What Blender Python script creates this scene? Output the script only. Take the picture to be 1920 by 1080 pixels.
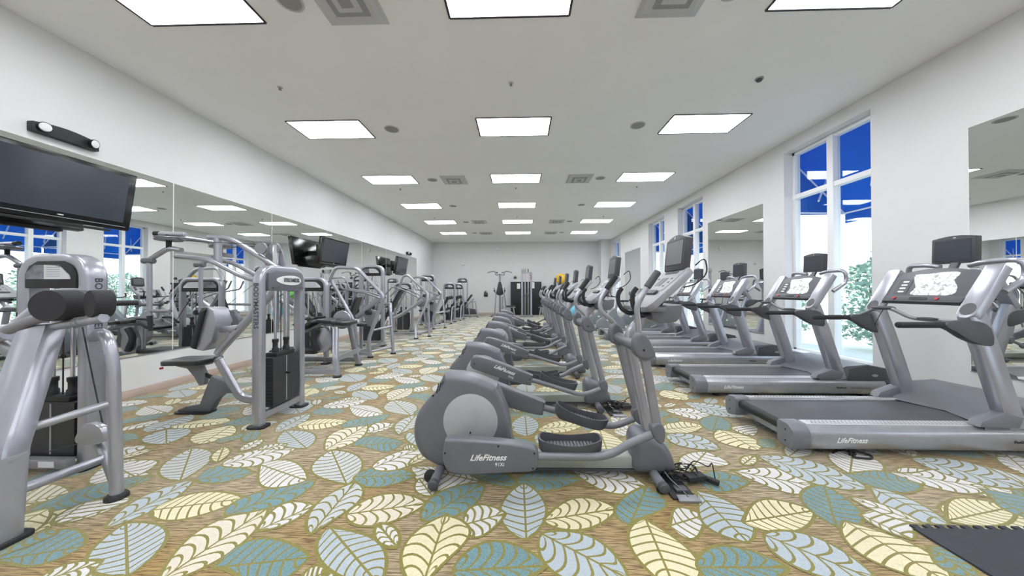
import bpy, bmesh, math, random
from math import sin, cos, pi, sqrt, atan2, radians, log
from mathutils import Vector, Matrix
random.seed(7)
for o in list(bpy.data.objects): bpy.data.objects.remove(o)
SC = bpy.context.scene
COL = SC.collection

# ---------------------------------------------------------------- camera
def make_camera():
    yaw, p, r, f = -0.0262, 0.0075, -0.0021, 598.2
    F = Vector((sin(yaw)*cos(p), cos(yaw)*cos(p), sin(p)))
    R0 = Vector((cos(yaw), -sin(yaw), 0)); U0 = R0.cross(F)
    R = cos(r)*R0+sin(r)*U0; U = -sin(r)*R0+cos(r)*U0
    M = Matrix(((R.x, U.x, -F.x, 0), (R.y, U.y, -F.y, 0), (R.z, U.z, -F.z, 1.38), (0, 0, 0, 1)))
    cd = bpy.data.cameras.new('camera'); cam = bpy.data.objects.new('camera', cd)
    cd.sensor_width = 36; cd.lens = 36*f/1920; cd.clip_start = .05; cd.clip_end = 300
    cam.matrix_world = M; COL.objects.link(cam); SC.camera = cam
make_camera()
SC.view_settings.view_transform = 'Standard'; SC.view_settings.look = 'None'
SC.view_settings.gamma = 1; SC.view_settings.use_curve_mapping = False
SC.view_settings.exposure = 1.25
LAMP = 8.6          # ceiling troffer strength
SKY = 1.35

# ---------------------------------------------------------------- world
wd = bpy.data.worlds.new('world'); SC.world = wd; wd.use_nodes = True
nt = wd.node_tree; bg = nt.nodes['Background']
tc = nt.nodes.new('ShaderNodeTexCoord'); sx = nt.nodes.new('ShaderNodeSeparateXYZ')
cr = nt.nodes.new('ShaderNodeValToRGB')
nt.links.new(tc.outputs['Generated'], sx.inputs[0]); nt.links.new(sx.outputs['Z'], cr.inputs[0])
cr.color_ramp.elements[0].color = (.95, .97, 1, 1); cr.color_ramp.elements[1].color = (.62, .78, 1, 1)
cr.color_ramp.elements[1].position = .8
nt.links.new(cr.outputs[0], bg.inputs[0]); bg.inputs[1].default_value = SKY
def sun():
    ld = bpy.data.lights.new('sun', 'SUN'); ld.energy = 2.0; ld.angle = .03; ld.color = (1, .97, .92)
    o = bpy.data.objects.new('sun', ld); COL.objects.link(o)
    o.rotation_euler = (radians(38), 0, radians(-30)); o.location = (12, 0, 12)
sun()

# ---------------------------------------------------------------- materials
MATS = {}
def mat(name, col, rough=.5, metal=0, spec=.5, noise=0, nscale=8, bump=0, bscale=200, emis=None, es=0, coat=0, trans=0):
    if name in MATS: return MATS[name]
    m = bpy.data.materials.new(name); m.use_nodes = True; MATS[name] = m
    n = m.node_tree.nodes; l = m.node_tree.links; b = n['Principled BSDF']
    c4 = (*col, 1)
    b.inputs['Base Color'].default_value = c4; b.inputs['Roughness'].default_value = rough
    b.inputs['Metallic'].default_value = metal; b.inputs['Specular IOR Level'].default_value = spec
    b.inputs['Coat Weight'].default_value = coat; b.inputs['Transmission Weight'].default_value = trans
    if emis: b.inputs['Emission Color'].default_value = (*emis, 1); b.inputs['Emission Strength'].default_value = es
    if noise or bump: t = n.new('ShaderNodeTexCoord')
    if noise:
        a = n.new('ShaderNodeTexNoise'); a.inputs['Scale'].default_value = nscale; a.inputs['Detail'].default_value = 5
        r = n.new('ShaderNodeValToRGB'); l.new(t.outputs['Object'], a.inputs[0]); l.new(a.outputs[0], r.inputs[0])
        r.color_ramp.elements[0].position = .3; r.color_ramp.elements[1].position = .7
        r.color_ramp.elements[0].color = (*[x*(1-noise) for x in col], 1)
        r.color_ramp.elements[1].color = (*[min(1, x*(1+noise)) for x in col], 1)
        l.new(r.outputs[0], b.inputs['Base Color'])
    if bump:
        a = n.new('ShaderNodeTexNoise'); a.inputs['Scale'].default_value = bscale; a.inputs['Detail'].default_value = 2
        bm_ = n.new('ShaderNodeBump'); bm_.inputs['Strength'].default_value = bump; bm_.inputs['Distance'].default_value = .002
        l.new(t.outputs['Object'], a.inputs[0]); l.new(a.outputs[0], bm_.inputs['Height']); l.new(bm_.outputs[0], b.inputs['Normal'])
    return m
def S(r, g=None, b=None):   # srgb 0-255 -> linear
    if g is None: g = b = r
    f = lambda c: (c/255/12.92) if c/255 <= .04045 else ((c/255+.055)/1.055)**2.4
    return (f(r), f(g), f(b))
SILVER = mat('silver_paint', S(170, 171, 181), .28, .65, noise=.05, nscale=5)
SILVERD = mat('silver_paint_dark_grey', S(140, 141, 148), .4, .4, noise=.06)  # darker, less metallic silver for struts, some rails, pulleys and small fittings
ALU = mat('brushed_aluminium', S(168, 170, 177), .3, .6, noise=.06, nscale=14)
GREYP = mat('grey_moulded_plastic', S(106, 108, 116), .38, .2, noise=.05, nscale=6, bump=.15, bscale=400)
GREYM = mat('mid_grey_plastic', S(117, 119, 127), .42, .1, noise=.04)
GREYD = mat('dark_grey_plastic', S(74, 75, 81), .45, .05, noise=.06, bump=.1, bscale=400)
BLACK = mat('black_rubber', S(34, 34, 37), .6, 0, noise=.15, nscale=20)
FOAM = mat('black_foam', S(46, 46, 50), .85, 0, bump=.4, bscale=600)
VINYL = mat('black_vinyl', S(42, 43, 47), .32, 0, bump=.1, bscale=90)
PLATE = mat('weight_plate_black', S(52, 53, 57), .5, .2, noise=.1)
CHROME = mat('chrome', S(215, 215, 220), .12, 1)
BELT = mat('running_belt', S(74, 74, 80), .5, 0, noise=.08, nscale=4, bump=.2, bscale=500)
TREAD = mat('rail_tread', S(215, 216, 220), .35, .4)
TREADD = mat('rail_tread_dimples', S(120, 121, 126), .5, .2)
BEAM = mat('beam_grey_green', S(160, 166, 160), .4, .2, noise=.05)
WHITE = mat('white_print', S(232, 232, 234), .5)
BLKP = mat('black_print', S(25, 25, 28), .5)
RED = mat('red_button', S(170, 40, 50), .4)
SCREEN = mat('dark_screen', S(58, 62, 72), .12, 0, spec=.6)
SCREEN2 = mat('grey_screen', S(92, 94, 98), .4, 0, spec=.6)
TVB = mat('tv_black_gloss', S(20, 20, 22), .15, 0, spec=.6)
PAINTW = mat('wall_paint', S(219, 219, 220), .85, 0, noise=.012, nscale=3, bump=.05, bscale=120)
PAINTC = mat('ceiling_paint', S(243, 243, 244), .9, 0, noise=.012, nscale=2)
FRAMEW = mat('window_white', S(232, 234, 236), .45)
BASEB = mat('baseboard_beige', S(196, 178, 168), .6, noise=.04)
VENTM = mat('vent_grey', S(196, 196, 200), .5, .1)
DARKV = mat('vent_dark', S(60, 60, 64), .8)
TRIMD = mat('troffer_trim', S(48, 46, 56), .5)
SPKM = mat('speaker_grey', S(150, 150, 148), .7)
YEL = mat('yellow_ball', S(228, 184, 40), .4)
BLUEB = mat('blue_ball', S(110, 190, 220), .4)
GREENB = mat('green_ball', S(110, 195, 90), .4)
CASTER = mat('caster_grey', S(120, 126, 140), .4)
PAPER = mat('paper_placard', S(205, 206, 212), .6)
def mirror_mat():
    m = mat('mirror_glass', (.86, .885, .87), .0, 1)
    return m
MIRR = mirror_mat()
def glass_mat():
    m = bpy.data.materials.new('window_glass'); m.use_nodes = True
    n = m.node_tree.nodes; l = m.node_tree.links; n.clear()
    o = n.new('ShaderNodeOutputMaterial'); mx = n.new('ShaderNodeMixShader'); t = n.new('ShaderNodeBsdfTransparent')
    g = n.new('ShaderNodeBsdfGlossy'); g.inputs['Roughness'].default_value = .02
    t.inputs[0].default_value = (.94, .97, .97, 1); mx.inputs[0].default_value = .035
    l.new(t.outputs[0], mx.inputs[1]); l.new(g.outputs[0], mx.inputs[2]); l.new(mx.outputs[0], o.inputs[0])
    return m
GLASS = glass_mat()
def emit_mat(name, col, s):
    m = bpy.data.materials.new(name); m.use_nodes = True; n = m.node_tree.nodes; l = m.node_tree.links
    b = n['Principled BSDF']; b.inputs['Base Color'].default_value = (.9, .9, .9, 1)
    b.inputs['Emission Color'].default_value = (*col, 1); b.inputs['Emission Strength'].default_value = s
    return m
LIT = emit_mat('lit_diffuser', (.955, .975, 1), LAMP)
BRASS = mat('brass_pin', S(200, 160, 100), .3, .8)
TVF = mat('console_tv_frame', S(62, 62, 70), .45)
DISC = mat('disc_grey', S(172, 174, 178), .4, .2, noise=.05)
def awning_mat():
    m = bpy.data.materials.new('blue_awning_fabric'); m.use_nodes = True; n = m.node_tree.nodes; l = m.node_tree.links; n.clear()
    o = n.new('ShaderNodeOutputMaterial'); mx = n.new('ShaderNodeMixShader'); d = n.new('ShaderNodeBsdfDiffuse'); t = n.new('ShaderNodeBsdfTranslucent')
    d.inputs[0].default_value = (.006, .15, .44, 1); t.inputs[0].default_value = (.006, .21, .60, 1); mx.inputs[0].default_value = .5
    l.new(d.outputs[0], mx.inputs[1]); l.new(t.outputs[0], mx.inputs[2]); l.new(mx.outputs[0], o.inputs[0])
    return m
AWN = awning_mat()
def carpet_base():
    m = bpy.data.materials.new('carpet_weave'); m.use_nodes = True; n = m.node_tree.nodes; l = m.node_tree.links; b = n['Principled BSDF']
    b.inputs['Roughness'].default_value = .95; b.inputs['Specular IOR Level'].default_value = .1; b.inputs['Sheen Weight'].default_value = .5; b.inputs['Sheen Roughness'].default_value = .4
    t = n.new('ShaderNodeTexCoord')
    mp = n.new('ShaderNodeMapping'); mp.inputs['Scale'].default_value = (9, 210, 1)
    a = n.new('ShaderNodeTexNoise'); a.inputs['Scale'].default_value = 1; a.inputs['Detail'].default_value = 3; a.inputs['Distortion'].default_value = .6
    l.new(t.outputs['Object'], mp.inputs[0]); l.new(mp.outputs[0], a.inputs[0])
    r = n.new('ShaderNodeValToRGB'); r.color_ramp.elements[0].position = .42; r.color_ramp.elements[1].position = .58
    r.color_ramp.elements[0].color = (*S(108, 94, 70), 1); r.color_ramp.elements[1].color = (*S(176, 160, 134), 1)
    l.new(a.outputs[0], r.inputs[0])
    a2 = n.new('ShaderNodeTexNoise'); a2.inputs['Scale'].default_value = .55; a2.inputs['Detail'].default_value = 2
    l.new(t.outputs['Object'], a2.inputs[0])
    r2 = n.new('ShaderNodeValToRGB'); r2.color_ramp.elements[0].position = .42; r2.color_ramp.elements[1].position = .62
    r2.color_ramp.elements[0].color = (1, 1, 1, 1); r2.color_ramp.elements[1].color = (*S(240, 220, 168), 1)
    l.new(a2.outputs[0], r2.inputs[0])
    mm = n.new('ShaderNodeMixRGB'); mm.blend_type = 'MULTIPLY'; mm.inputs[0].default_value = 1
    l.new(r.outputs[0], mm.inputs[1]); l.new(r2.outputs[0], mm.inputs[2]); l.new(mm.outputs[0], b.inputs['Base Color'])
    return m
def pile(name, c, k=.13):
    m = mat(name, c, .95, 0, spec=.1, noise=k, nscale=170, bump=.6, bscale=350); q = m.node_tree.nodes['Principled BSDF']; q.inputs['Sheen Weight'].default_value = .5; q.inputs['Sheen Roughness'].default_value = .4; return m
CARP = [carpet_base(), pile('carpet_olive_outline', S(128, 122, 66), .2), pile('carpet_white', S(203, 201, 201)), pile('carpet_cream', S(206, 198, 182)),
        pile('carpet_yellow', S(212, 204, 172)), pile('carpet_teal', S(106, 136, 142), .25), pile('carpet_light_blue', S(166, 176, 184)),
        pile('carpet_grey_blue', S(178, 182, 184))]
CI = dict(W=2, C=3, Y=4, T=5, B=6, G=7)

# ---------------------------------------------------------------- geometry helpers
def rot_to(d, up=Vector((0, 0, 1))):
    d = Vector(d).normalized(); u = Vector(up)
    if abs(d.dot(u)) > .98: u = Vector((0, 1, 0)) if abs(d.y) < .9 else Vector((1, 0, 0))
    s = d.cross(u).normalized(); u2 = s.cross(d).normalized()
    return s, u2
def fillet(pts, r, n=5):
    pts = [Vector(p) for p in pts]
    if not r or len(pts) < 3: return pts
    out = [pts[0]]
    for i in range(1, len(pts)-1):
        a, b, c = pts[i-1], pts[i], pts[i+1]
        rr = r[i] if isinstance(r, (list, tuple)) else r
        d1 = (a-b); d2 = (c-b); k = min(rr, d1.length*.48, d2.length*.48)
        p0 = b+d1.normalized()*k; p2 = b+d2.normalized()*k
        for j in range(n+1):
            t = j/n; out.append(p0*(1-t)**2+b*2*t*(1-t)+p2*t*t)
    out.append(pts[-1]); return out
class G:
    def __init__(s): s.v = []; s.f = []; s.m = []
    def add(s, vs, fs, mi=0):
        b = len(s.v); s.v += [tuple(v) for v in vs]
        for f in fs: s.f.append(tuple(i+b for i in f)); s.m.append(mi)
        return s
    def bx(s, x0, x1, y0, y1, z0, z1, mi=0):
        v = [(x, y, z) for z in (z0, z1) for y in (y0, y1) for x in (x0, x1)]
        return s.add(v, [(0, 2, 3, 1), (4, 5, 7, 6), (0, 1, 5, 4), (2, 6, 7, 3), (0, 4, 6, 2), (1, 3, 7, 5)], mi)
    def obx(s, c, sz, rz=0, ry=0, rx=0, mi=0):
        M = Matrix.Translation(c) @ Matrix.Rotation(rz, 4, 'Z') @ Matrix.Rotation(ry, 4, 'Y') @ Matrix.Rotation(rx, 4, 'X')
        h = [q/2 for q in sz]; v = [M @ Vector((x, y, z)) for z in (-h[2], h[2]) for y in (-h[1], h[1]) for x in (-h[0], h[0])]
        return s.add(v, [(0, 2, 3, 1), (4, 5, 7, 6), (0, 1, 5, 4), (2, 6, 7, 3), (0, 4, 6, 2), (1, 3, 7, 5)], mi)
    def tube(s, pts, r=.03, seg=10, fil=0, rect=None, up=(0, 0, 1), mi=0, fn=5):
        """r may be a number or list; rect=(w,h,corner) gives a rounded rectangular section, w sideways and h along up"""
        P = fillet(pts, fil, fn); n = len(P)
        if rect:
            w, h, c = rect; sec = []
            for qx, qy, a0 in ((1, 1, 0), (-1, 1, 90), (-1, -1, 180), (1, -1, 270)):
                for k in range(3):
                    a = radians(a0+k*45); sec.append((qx*(w/2-c)+c*cos(a), qy*(h/2-c)+c*sin(a)))
        else: sec = [(cos(2*pi*k/seg), sin(2*pi*k/seg)) for k in range(seg)]
        K = len(sec); V = []; prevu = Vector(up)
        for i in range(n):
            if i == 0: d = P[1]-P[0]
            elif i == n-1: d = P[-1]-P[-2]
            else: d = (P[i+1]-P[i]).normalized()+(P[i]-P[i-1]).normalized()
            d.normalize(); sd, u2 = rot_to(d, prevu if not rect else up)
            if not rect: prevu = u2
            if rect: rr = 1
            else: rr = r[min(i, len(r)-1)] if isinstance(r, (list, tuple)) else r
            for a, b in sec: V.append(P[i]+sd*a*rr+u2*b*rr)
        F = [(i*K+k, i*K+(k+1) % K, (i+1)*K+(k+1) % K, (i+1)*K+k) for i in range(n-1) for k in range(K)]
        F.append(tuple(range(K))[::-1]); F.append(tuple((n-1)*K+k for k in range(K)))
        return s.add(V, F, mi)
    def prism(s, out, a, b, axis='y', mi=0, inset=0):
        """outline of 2-D points extruded between a and b. axis y: (x,z), axis x: (y,z), axis z: (x,y)"""
        n = len(out)
        def P(p, t): return {'y': (p[0], t, p[1]), 'x': (t, p[0], p[1]), 'z': (p[0], p[1], t)}[axis]
        V = [P(p, a) for p in out]+[P(p, b) for p in out]
        F = [tuple(range(n)), tuple(range(2*n-1, n-1, -1))]+[(i, i+n, (i+1) % n+n, (i+1) % n) for i in range(n)]
        return s.add(V, F, mi)
    def lathe(s, c, d, prof, seg=20, mi=0):
        """prof: list of (distance along d, radius)"""
        c = Vector(c); d = Vector(d).normalized(); sd, u = rot_to(d); V = []
        for t, r in prof:
            for k in range(seg):
                a = 2*pi*k/seg; V.append(c+d*t+(sd*cos(a)+u*sin(a))*max(r, 1e-4))
        n = len(prof)
        F = [(i*seg+k, i*seg+(k+1) % seg, (i+1)*seg+(k+1) % seg, (i+1)*seg+k) for i in range(n-1) for k in range(seg)]
        F += [tuple(range(seg))[::-1], tuple((n-1)*seg+k for k in range(seg))]
        return s.add(V, F, mi)
    def cyl(s, p, q, r, seg=16, mi=0, ch=0):
        p = Vector(p); q = Vector(q); L = (q-p).length
        pr = [(0, r-ch), (ch, r), (L-ch, r), (L, r-ch)] if ch else [(0, r), (L, r)]
        return s.lathe(p, q-p, pr, seg, mi)
def puff(out, a, b, r, axis='y', n=4):
    """prism with generously rounded rims: the outline shrinks towards both faces"""
    xs = [p[0] for p in out]; zs = [p[1] for p in out]; cx, cz = (max(xs)+min(xs))/2, (max(zs)+min(zs))/2; hx, hz = (max(xs)-min(xs))/2, (max(zs)-min(zs))/2
    L = []
    for k in range(n+1):
        t = pi/2*k/n; L.append((a+r*(1-sin(t)), r*(1-cos(t))))
    L = L[::-1]; lay = L+[(b-(y-a), d) for y, d in L[::-1]]
    g = G(); V = []; N = len(out)
    for y, d in sorted(lay):
        for x, z in out:
            q = (cx+(x-cx)*(1-d/hx), cz+(z-cz)*(1-d/hz)); V.append((q[0], y, q[1]) if axis == 'y' else (y, q[0], q[1]))
    m = len(lay)
    F = [(i*N+k, i*N+(k+1) % N, (i+1)*N+(k+1) % N, (i+1)*N+k) for i in range(m-1) for k in range(N)]
    F += [tuple(range(N))[::-1], tuple((m-1)*N+k for k in range(N))]
    return g.add(V, F)
def smooth_outline(pts, n=6):
    """closed Catmull-Rom through 2-D points"""
    out = []; N = len(pts)
    for i in range(N):
        p0, p1, p2, p3 = pts[i-1], pts[i], pts[(i+1) % N], pts[(i+2) % N]
        for j in range(n):
            t = j/n
            out.append(tuple(.5*((2*p1[k])+(-p0[k]+p2[k])*t+(2*p0[k]-5*p1[k]+4*p2[k]-p3[k])*t*t+(-p0[k]+3*p1[k]-3*p2[k]+p3[k])*t**3) for k in (0, 1)))
    return out
def rrect(x0, x1, z0, z1, r, n=4):
    o = []
    for cx, cz, a0 in ((x1-r, z1-r, 0), (x0+r, z1-r, 90), (x0+r, z0+r, 180), (x1-r, z0+r, 270)):
        for k in range(n+1):
            a = radians(a0+90*k/n); o.append((cx+r*cos(a), cz+r*sin(a)))
    return o
def OB(name, g, m, parent=None, bev=0, segs=2, loc=None, rot=None, smooth=True, sub=0):
    me = bpy.data.meshes.new(name); bm = bmesh.new()
    vs = [bm.verts.new(v) for v in g.v]
    for f, mi in zip(g.f, g.m):
        try: fc = bm.faces.new([vs[i] for i in f]); fc.material_index = mi
        except ValueError: pass
    bmesh.ops.recalc_face_normals(bm, faces=bm.faces[:])
    if bev:
        ed = [e for e in bm.edges if len(e.link_faces) == 2 and e.calc_face_angle(0) > radians(32)]
        bmesh.ops.bevel(bm, geom=ed, offset=bev, segments=segs, profile=.6, affect='EDGES', clamp_overlap=True)
    bm.to_mesh(me); bm.free()
    for q in (m if isinstance(m, (list, tuple)) else [m]): me.materials.append(q)
    if smooth:
        for p in me.polygons: p.use_smooth = True
        me.set_sharp_from_angle(angle=radians(38))
    o = bpy.data.objects.new(name, me); COL.objects.link(o)
    if parent: o.parent = parent
    if loc: o.location = loc
    if rot: o.rotation_euler = rot
    return o
def TH(name, label, cat, loc=(0, 0, 0), rz=0, group=None):
    o = bpy.data.objects.new(name, None); o.empty_display_size = .2; COL.objects.link(o)
    o.location = loc; o.rotation_euler = (0, 0, rz); o['label'] = label; o['category'] = cat
    if group: o['group'] = group
    return o
def TAG(o, label, cat, group=None):
    o['label'] = label; o['category'] = cat
    if group: o['group'] = group
    return o
def ST(name, g, m, **k):
    o = OB(name, g, m, **k); o['kind'] = 'structure'; return o
def DUP(o, parent=None, loc=None, rz=None, label=None):
    c = o.copy(); COL.objects.link(c)
    if parent: c.parent = parent
    for ch in [x for x in bpy.data.objects if x.parent == o]: DUP(ch, c)
    if loc: c.location = loc
    if rz is not None: c.rotation_euler = (0, 0, rz)
    if label: c['label'] = label
    return c
def TXT(name, body, size, m, parent, loc, rot, shear=0, ext=.0006, align='CENTER', off=0, sx=1):
    cu = bpy.data.curves.new(name, 'FONT'); cu.body = body; cu.size = size; cu.extrude = ext; cu.shear = shear
    cu.align_x = align; cu.align_y = 'CENTER'; cu.offset = off; cu.resolution_u = 2
    t = bpy.data.objects.new(name, cu); COL.objects.link(t)
    dg = bpy.context.evaluated_depsgraph_get(); me = bpy.data.meshes.new_from_object(t.evaluated_get(dg))
    bpy.data.objects.remove(t); me.materials.clear(); me.materials.append(m)
    if sx != 1:
        for v in me.vertices: v.co.x *= sx
    o = bpy.data.objects.new(name, me); COL.objects.link(o); o.parent = parent
    o.matrix_local = Matrix.Translation(loc) @ rot.to_4x4()
    return o
def frame(xdir, ydir):      # rotation whose local x and y run along the given directions
    x = Vector(xdir).normalized(); y = Vector(ydir).normalized(); z = x.cross(y).normalized(); y = z.cross(x)
    return Matrix((x, y, z)).transposed()
def tilted(c, xd, yd):
    """returns a function mapping local (a,b,c) to world with origin c"""
    M = frame(xd, yd)
    return lambda a, b, d=0: Vector(c)+M @ Vector((a, b, d))

# ---------------------------------------------------------------- room shell
XL, XR, YB, YN, H = -5.08, 5.0, 18.4, -2.9, 4.18
g = G().bx(XL-.2, XR+.3, YN-.2, YB+.2, H, H+.12); ST('ceiling', g, PAINTC, smooth=False)
g = G().bx(XL-.2, XL, YN, YB, 0, H); ST('wall_left', g, PAINTW, smooth=False)
g = G().bx(XL-.2, XR+.3, YB, YB+.2, 0, H); ST('wall_back', g, PAINTW, smooth=False)
g = G().bx(XL-.2, XR+.3, YN-.2, YN, 0, H); ST('wall_front', g, PAINTW, smooth=False)
g = G().bx(4.46, XR, 17.75, YB, 0, H); ST('trim_1', g, PAINTW, smooth=False)      # corner pilaster
WINS = [(4.67, 6.17), (8.87, 10.25), (11.2, 12.58), (16.05, 17.4), (.1, 1.5)]
WZ0, WZ1 = .25, 3.96
def right_wall():
    g = G(); ys = [YN]
    for a, b in sorted(WINS): ys += [a, b]
    ys.append(YB)
    for i in range(0, len(ys), 2): g.bx(XR, XR+.3, ys[i], ys[i+1], 0, H)
    for a, b in WINS: g.bx(XR, XR+.3, a, b, 0, WZ0); g.bx(XR, XR+.3, a, b, WZ1, H)
    ST('wall_right', g, PAINTW, smooth=False)
right_wall()
def baseboards():
    g = G().bx(XL, XL+.014, YN, YB, 0, .1); ST('baseboard_left', g, BASEB, bev=.003)
    g = G().bx(XL, 4.46, YB-.014, YB, 0, .1); ST('baseboard_back', g, BASEB, bev=.003)
    g = G()
    g.bx(XR-.014, XR, YN, 17.75, 0, .1); ST('baseboard_right', g, BASEB, bev=.003)
baseboards()
def window(i, a, b):
    w = TH('window_%d' % i, '', 'window', (5.16, (a+b)/2, WZ0)); del w['label']; del w['category']; w['kind'] = 'structure'
    W = (b-a)/2; Hh = WZ1-WZ0; f = .055; zt = 3.12-WZ0
    g = G()
    g.bx(0, .1, -W, -W+f, 0, Hh); g.bx(0, .1, W-f, W, 0, Hh); g.bx(0, .1, -W, W, 0, f); g.bx(0, .1, -W, W, Hh-f, Hh)
    g.bx(-.02, .1, -.055, .055, 0, Hh)
    g.bx(-.01, .1, -W, W, zt-.04, zt+.04)
    OB('window_frame', g, FRAMEW, w, bev=.004)
    for s in (-1, 1):
        y0, y1 = (-W+f, -.055) if s < 0 else (.055, W-f)
        for z0, z1 in ((f, zt-.04), (zt+.04, Hh-f)):
            OB('window_pane', G().bx(.055, .061, y0, y1, z0, z1), GLASS, w, smooth=False)
    g = G().bx(-.18, .0, -W+.001, W-.001, .0, .022); OB('window_sill', g, FRAMEW, w, bev=.004)
for i, (a, b) in enumerate(WINS): window(i+1, a, b)

# ---------------------------------------------------------------- carpet
LEAVES=[
('P','W',-2.8,2.35,-3.28,2.49,-3.19,2.56,-2.96,2.29),('P','G',-2.48,2.27,-2.88,2.73,-2.8,2.41,-2.57,2.61),
('S','T',-2.39,2.28,-2.03,2.37,-2.39,2.47,-2.17,2.25),('S','W',-2.37,2.48,-1.98,2.81,-2.31,2.71,-2.05,2.5),
('S','B',-2.42,1.81,-2.4,2.28,-2.54,2.07,-2.3,2.03),('P','Y',-2.32,1.96,-1.85,2.08,-2.19,2.14,-2.06,1.88),
('S','Y',-2.81,1.72,-2.82,1.99,-2.98,1.93,-2.76,1.83),('S','W',-2.73,1.83,-2.58,2.05,-2.83,2.02,-2.63,1.93),
('P','T',-2.75,1.56,-2.37,1.67,-2.66,1.79,-2.44,1.55),('P','B',-1.91,1.51,-2.34,1.84,-2.22,1.58,-2.02,1.78),
('S','W',-2.29,1.46,-2.14,1.58,-2.3,1.56,-2.1,1.49),('S','C',-1.72,1.48,-1.61,1.99,-1.85,1.81,-1.53,1.67),
('S','T',-1.81,1.92,-1.5,2.3,-1.83,2.12,-1.52,2.06),('P','T',-1.53,1.56,-1.1,1.63,-1.45,1.75,-1.19,1.46),
('S','T',-3.06,1.98,-2.74,2.32,-3.02,2.19,-2.79,2.1),('P','C',-3.27,1.98,-3.09,2.11,-3.38,2.19,-3.12,2.03),
('P','W',-2.07,2.49,-1.56,2.29,-1.84,2.54,-1.81,2.21),('P','G',-1.24,2.25,-1.63,2.72,-1.61,2.42,-1.3,2.58),
('S','T',-1.23,2.34,-0.79,2.37,-1.08,2.48,-1.02,2.22),('S','W',-1.15,2.46,-0.83,2.83,-1.09,2.67,-0.89,2.49),
('S','W',-1.51,1.81,-1.33,2.02,-1.54,2.03,-1.38,1.87),('S','G',-1.19,1.79,-1.19,2.27,-1.32,2.03,-1.06,2.09),
('S','C',-1.07,1.95,-0.62,2.06,-0.91,2.15,-0.85,1.86),('S','T',-0.59,1.91,-0.27,2.28,-0.56,2.17,-0.33,2.01),
('S','W',-0.33,1.88,-0.1,1.98,-0.29,2.05,-0.23,1.79),('S','Y',-0.46,1.46,-0.46,1.95,-0.63,1.71,-0.29,1.81),
('P','B',-1.11,1.84,-0.67,1.49,-0.77,1.73,-1.02,1.61),('S','T',-0.33,1.57,0.12,1.61,-0.15,1.76,-0.14,1.49),
('P','W',-1.04,1.49,-0.95,1.55,-1.04,1.58,-0.95,1.5),('P','W',-0.3,2.31,-0.85,2.49,-0.5,2.46,-0.6,2.2),
('S','T',-0.39,2.41,-0.03,2.26,-0.17,2.45,-0.2,2.3),('S','T',-0.03,2.33,0.43,2.36,0.19,2.48,0.15,2.21),
('S','W',0.39,2.47,0.88,2.27,0.71,2.48,0.61,2.2),('P','B',0.03,1.78,0.02,2.29,0.16,2.04,-0.13,2.0),
('S','Y',0.14,1.93,0.6,2.04,0.37,2.14,0.36,1.86),('P','T',0.64,1.9,0.88,2.27,0.61,2.07,0.93,2.08),
('P','W',0.87,1.9,1.11,1.99,0.99,2.06,0.92,1.79),('P','Y',0.75,1.95,0.71,1.49,0.59,1.76,0.9,1.66),
('S','B',0.12,1.82,0.51,1.55,0.4,1.8,0.18,1.56),('P','B',1.2,2.24,1.24,1.79,1.08,1.92,1.39,2.03),
('S','T',1.29,2.38,1.64,2.35,1.49,2.48,1.35,2.22),('P','Y',1.32,1.94,1.82,2.05,1.59,2.15,1.55,1.87),
('S','W',1.6,2.49,2.05,2.31,1.96,2.53,1.82,2.22),('P','W',1.25,2.45,1.58,2.77,1.32,2.68,1.65,2.58),
('S','T',0.88,1.62,1.32,1.63,1.09,1.76,1.01,1.51),('S','B',1.97,2.71,2.4,2.29,2.34,2.64,2.08,2.34),
('P','T',1.84,1.92,2.13,2.31,1.86,2.18,2.09,2.02),('P','W',2.47,2.47,2.87,2.84,2.57,2.75,2.81,2.55),
('P','T',2.42,2.47,2.83,2.35,2.73,2.5,2.55,2.25),('S','W',2.79,2.5,3.23,2.31,3.2,2.53,2.94,2.26),
('S','B',3.19,2.7,3.51,2.32,3.56,2.65,3.21,2.39),('P','Y',2.54,1.98,3.1,2.11,2.86,2.19,2.81,1.95),
('P','T',3.17,2.3,3.07,2.0,3.43,2.35,3.03,2.1),('P','B',2.43,2.3,2.51,1.95,2.56,2.18,2.28,2.03),
('P','W',2.08,2.02,2.16,1.83,2.34,2.05,2.11,1.92),('P','Y',1.93,1.96,2.01,1.56,1.77,1.72,2.13,1.76),
('S','B',1.37,1.84,1.69,1.56,1.64,1.83,1.38,1.62),('S','T',2.18,1.78,2.17,1.58,2.28,1.74,2.08,1.65),
]

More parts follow.
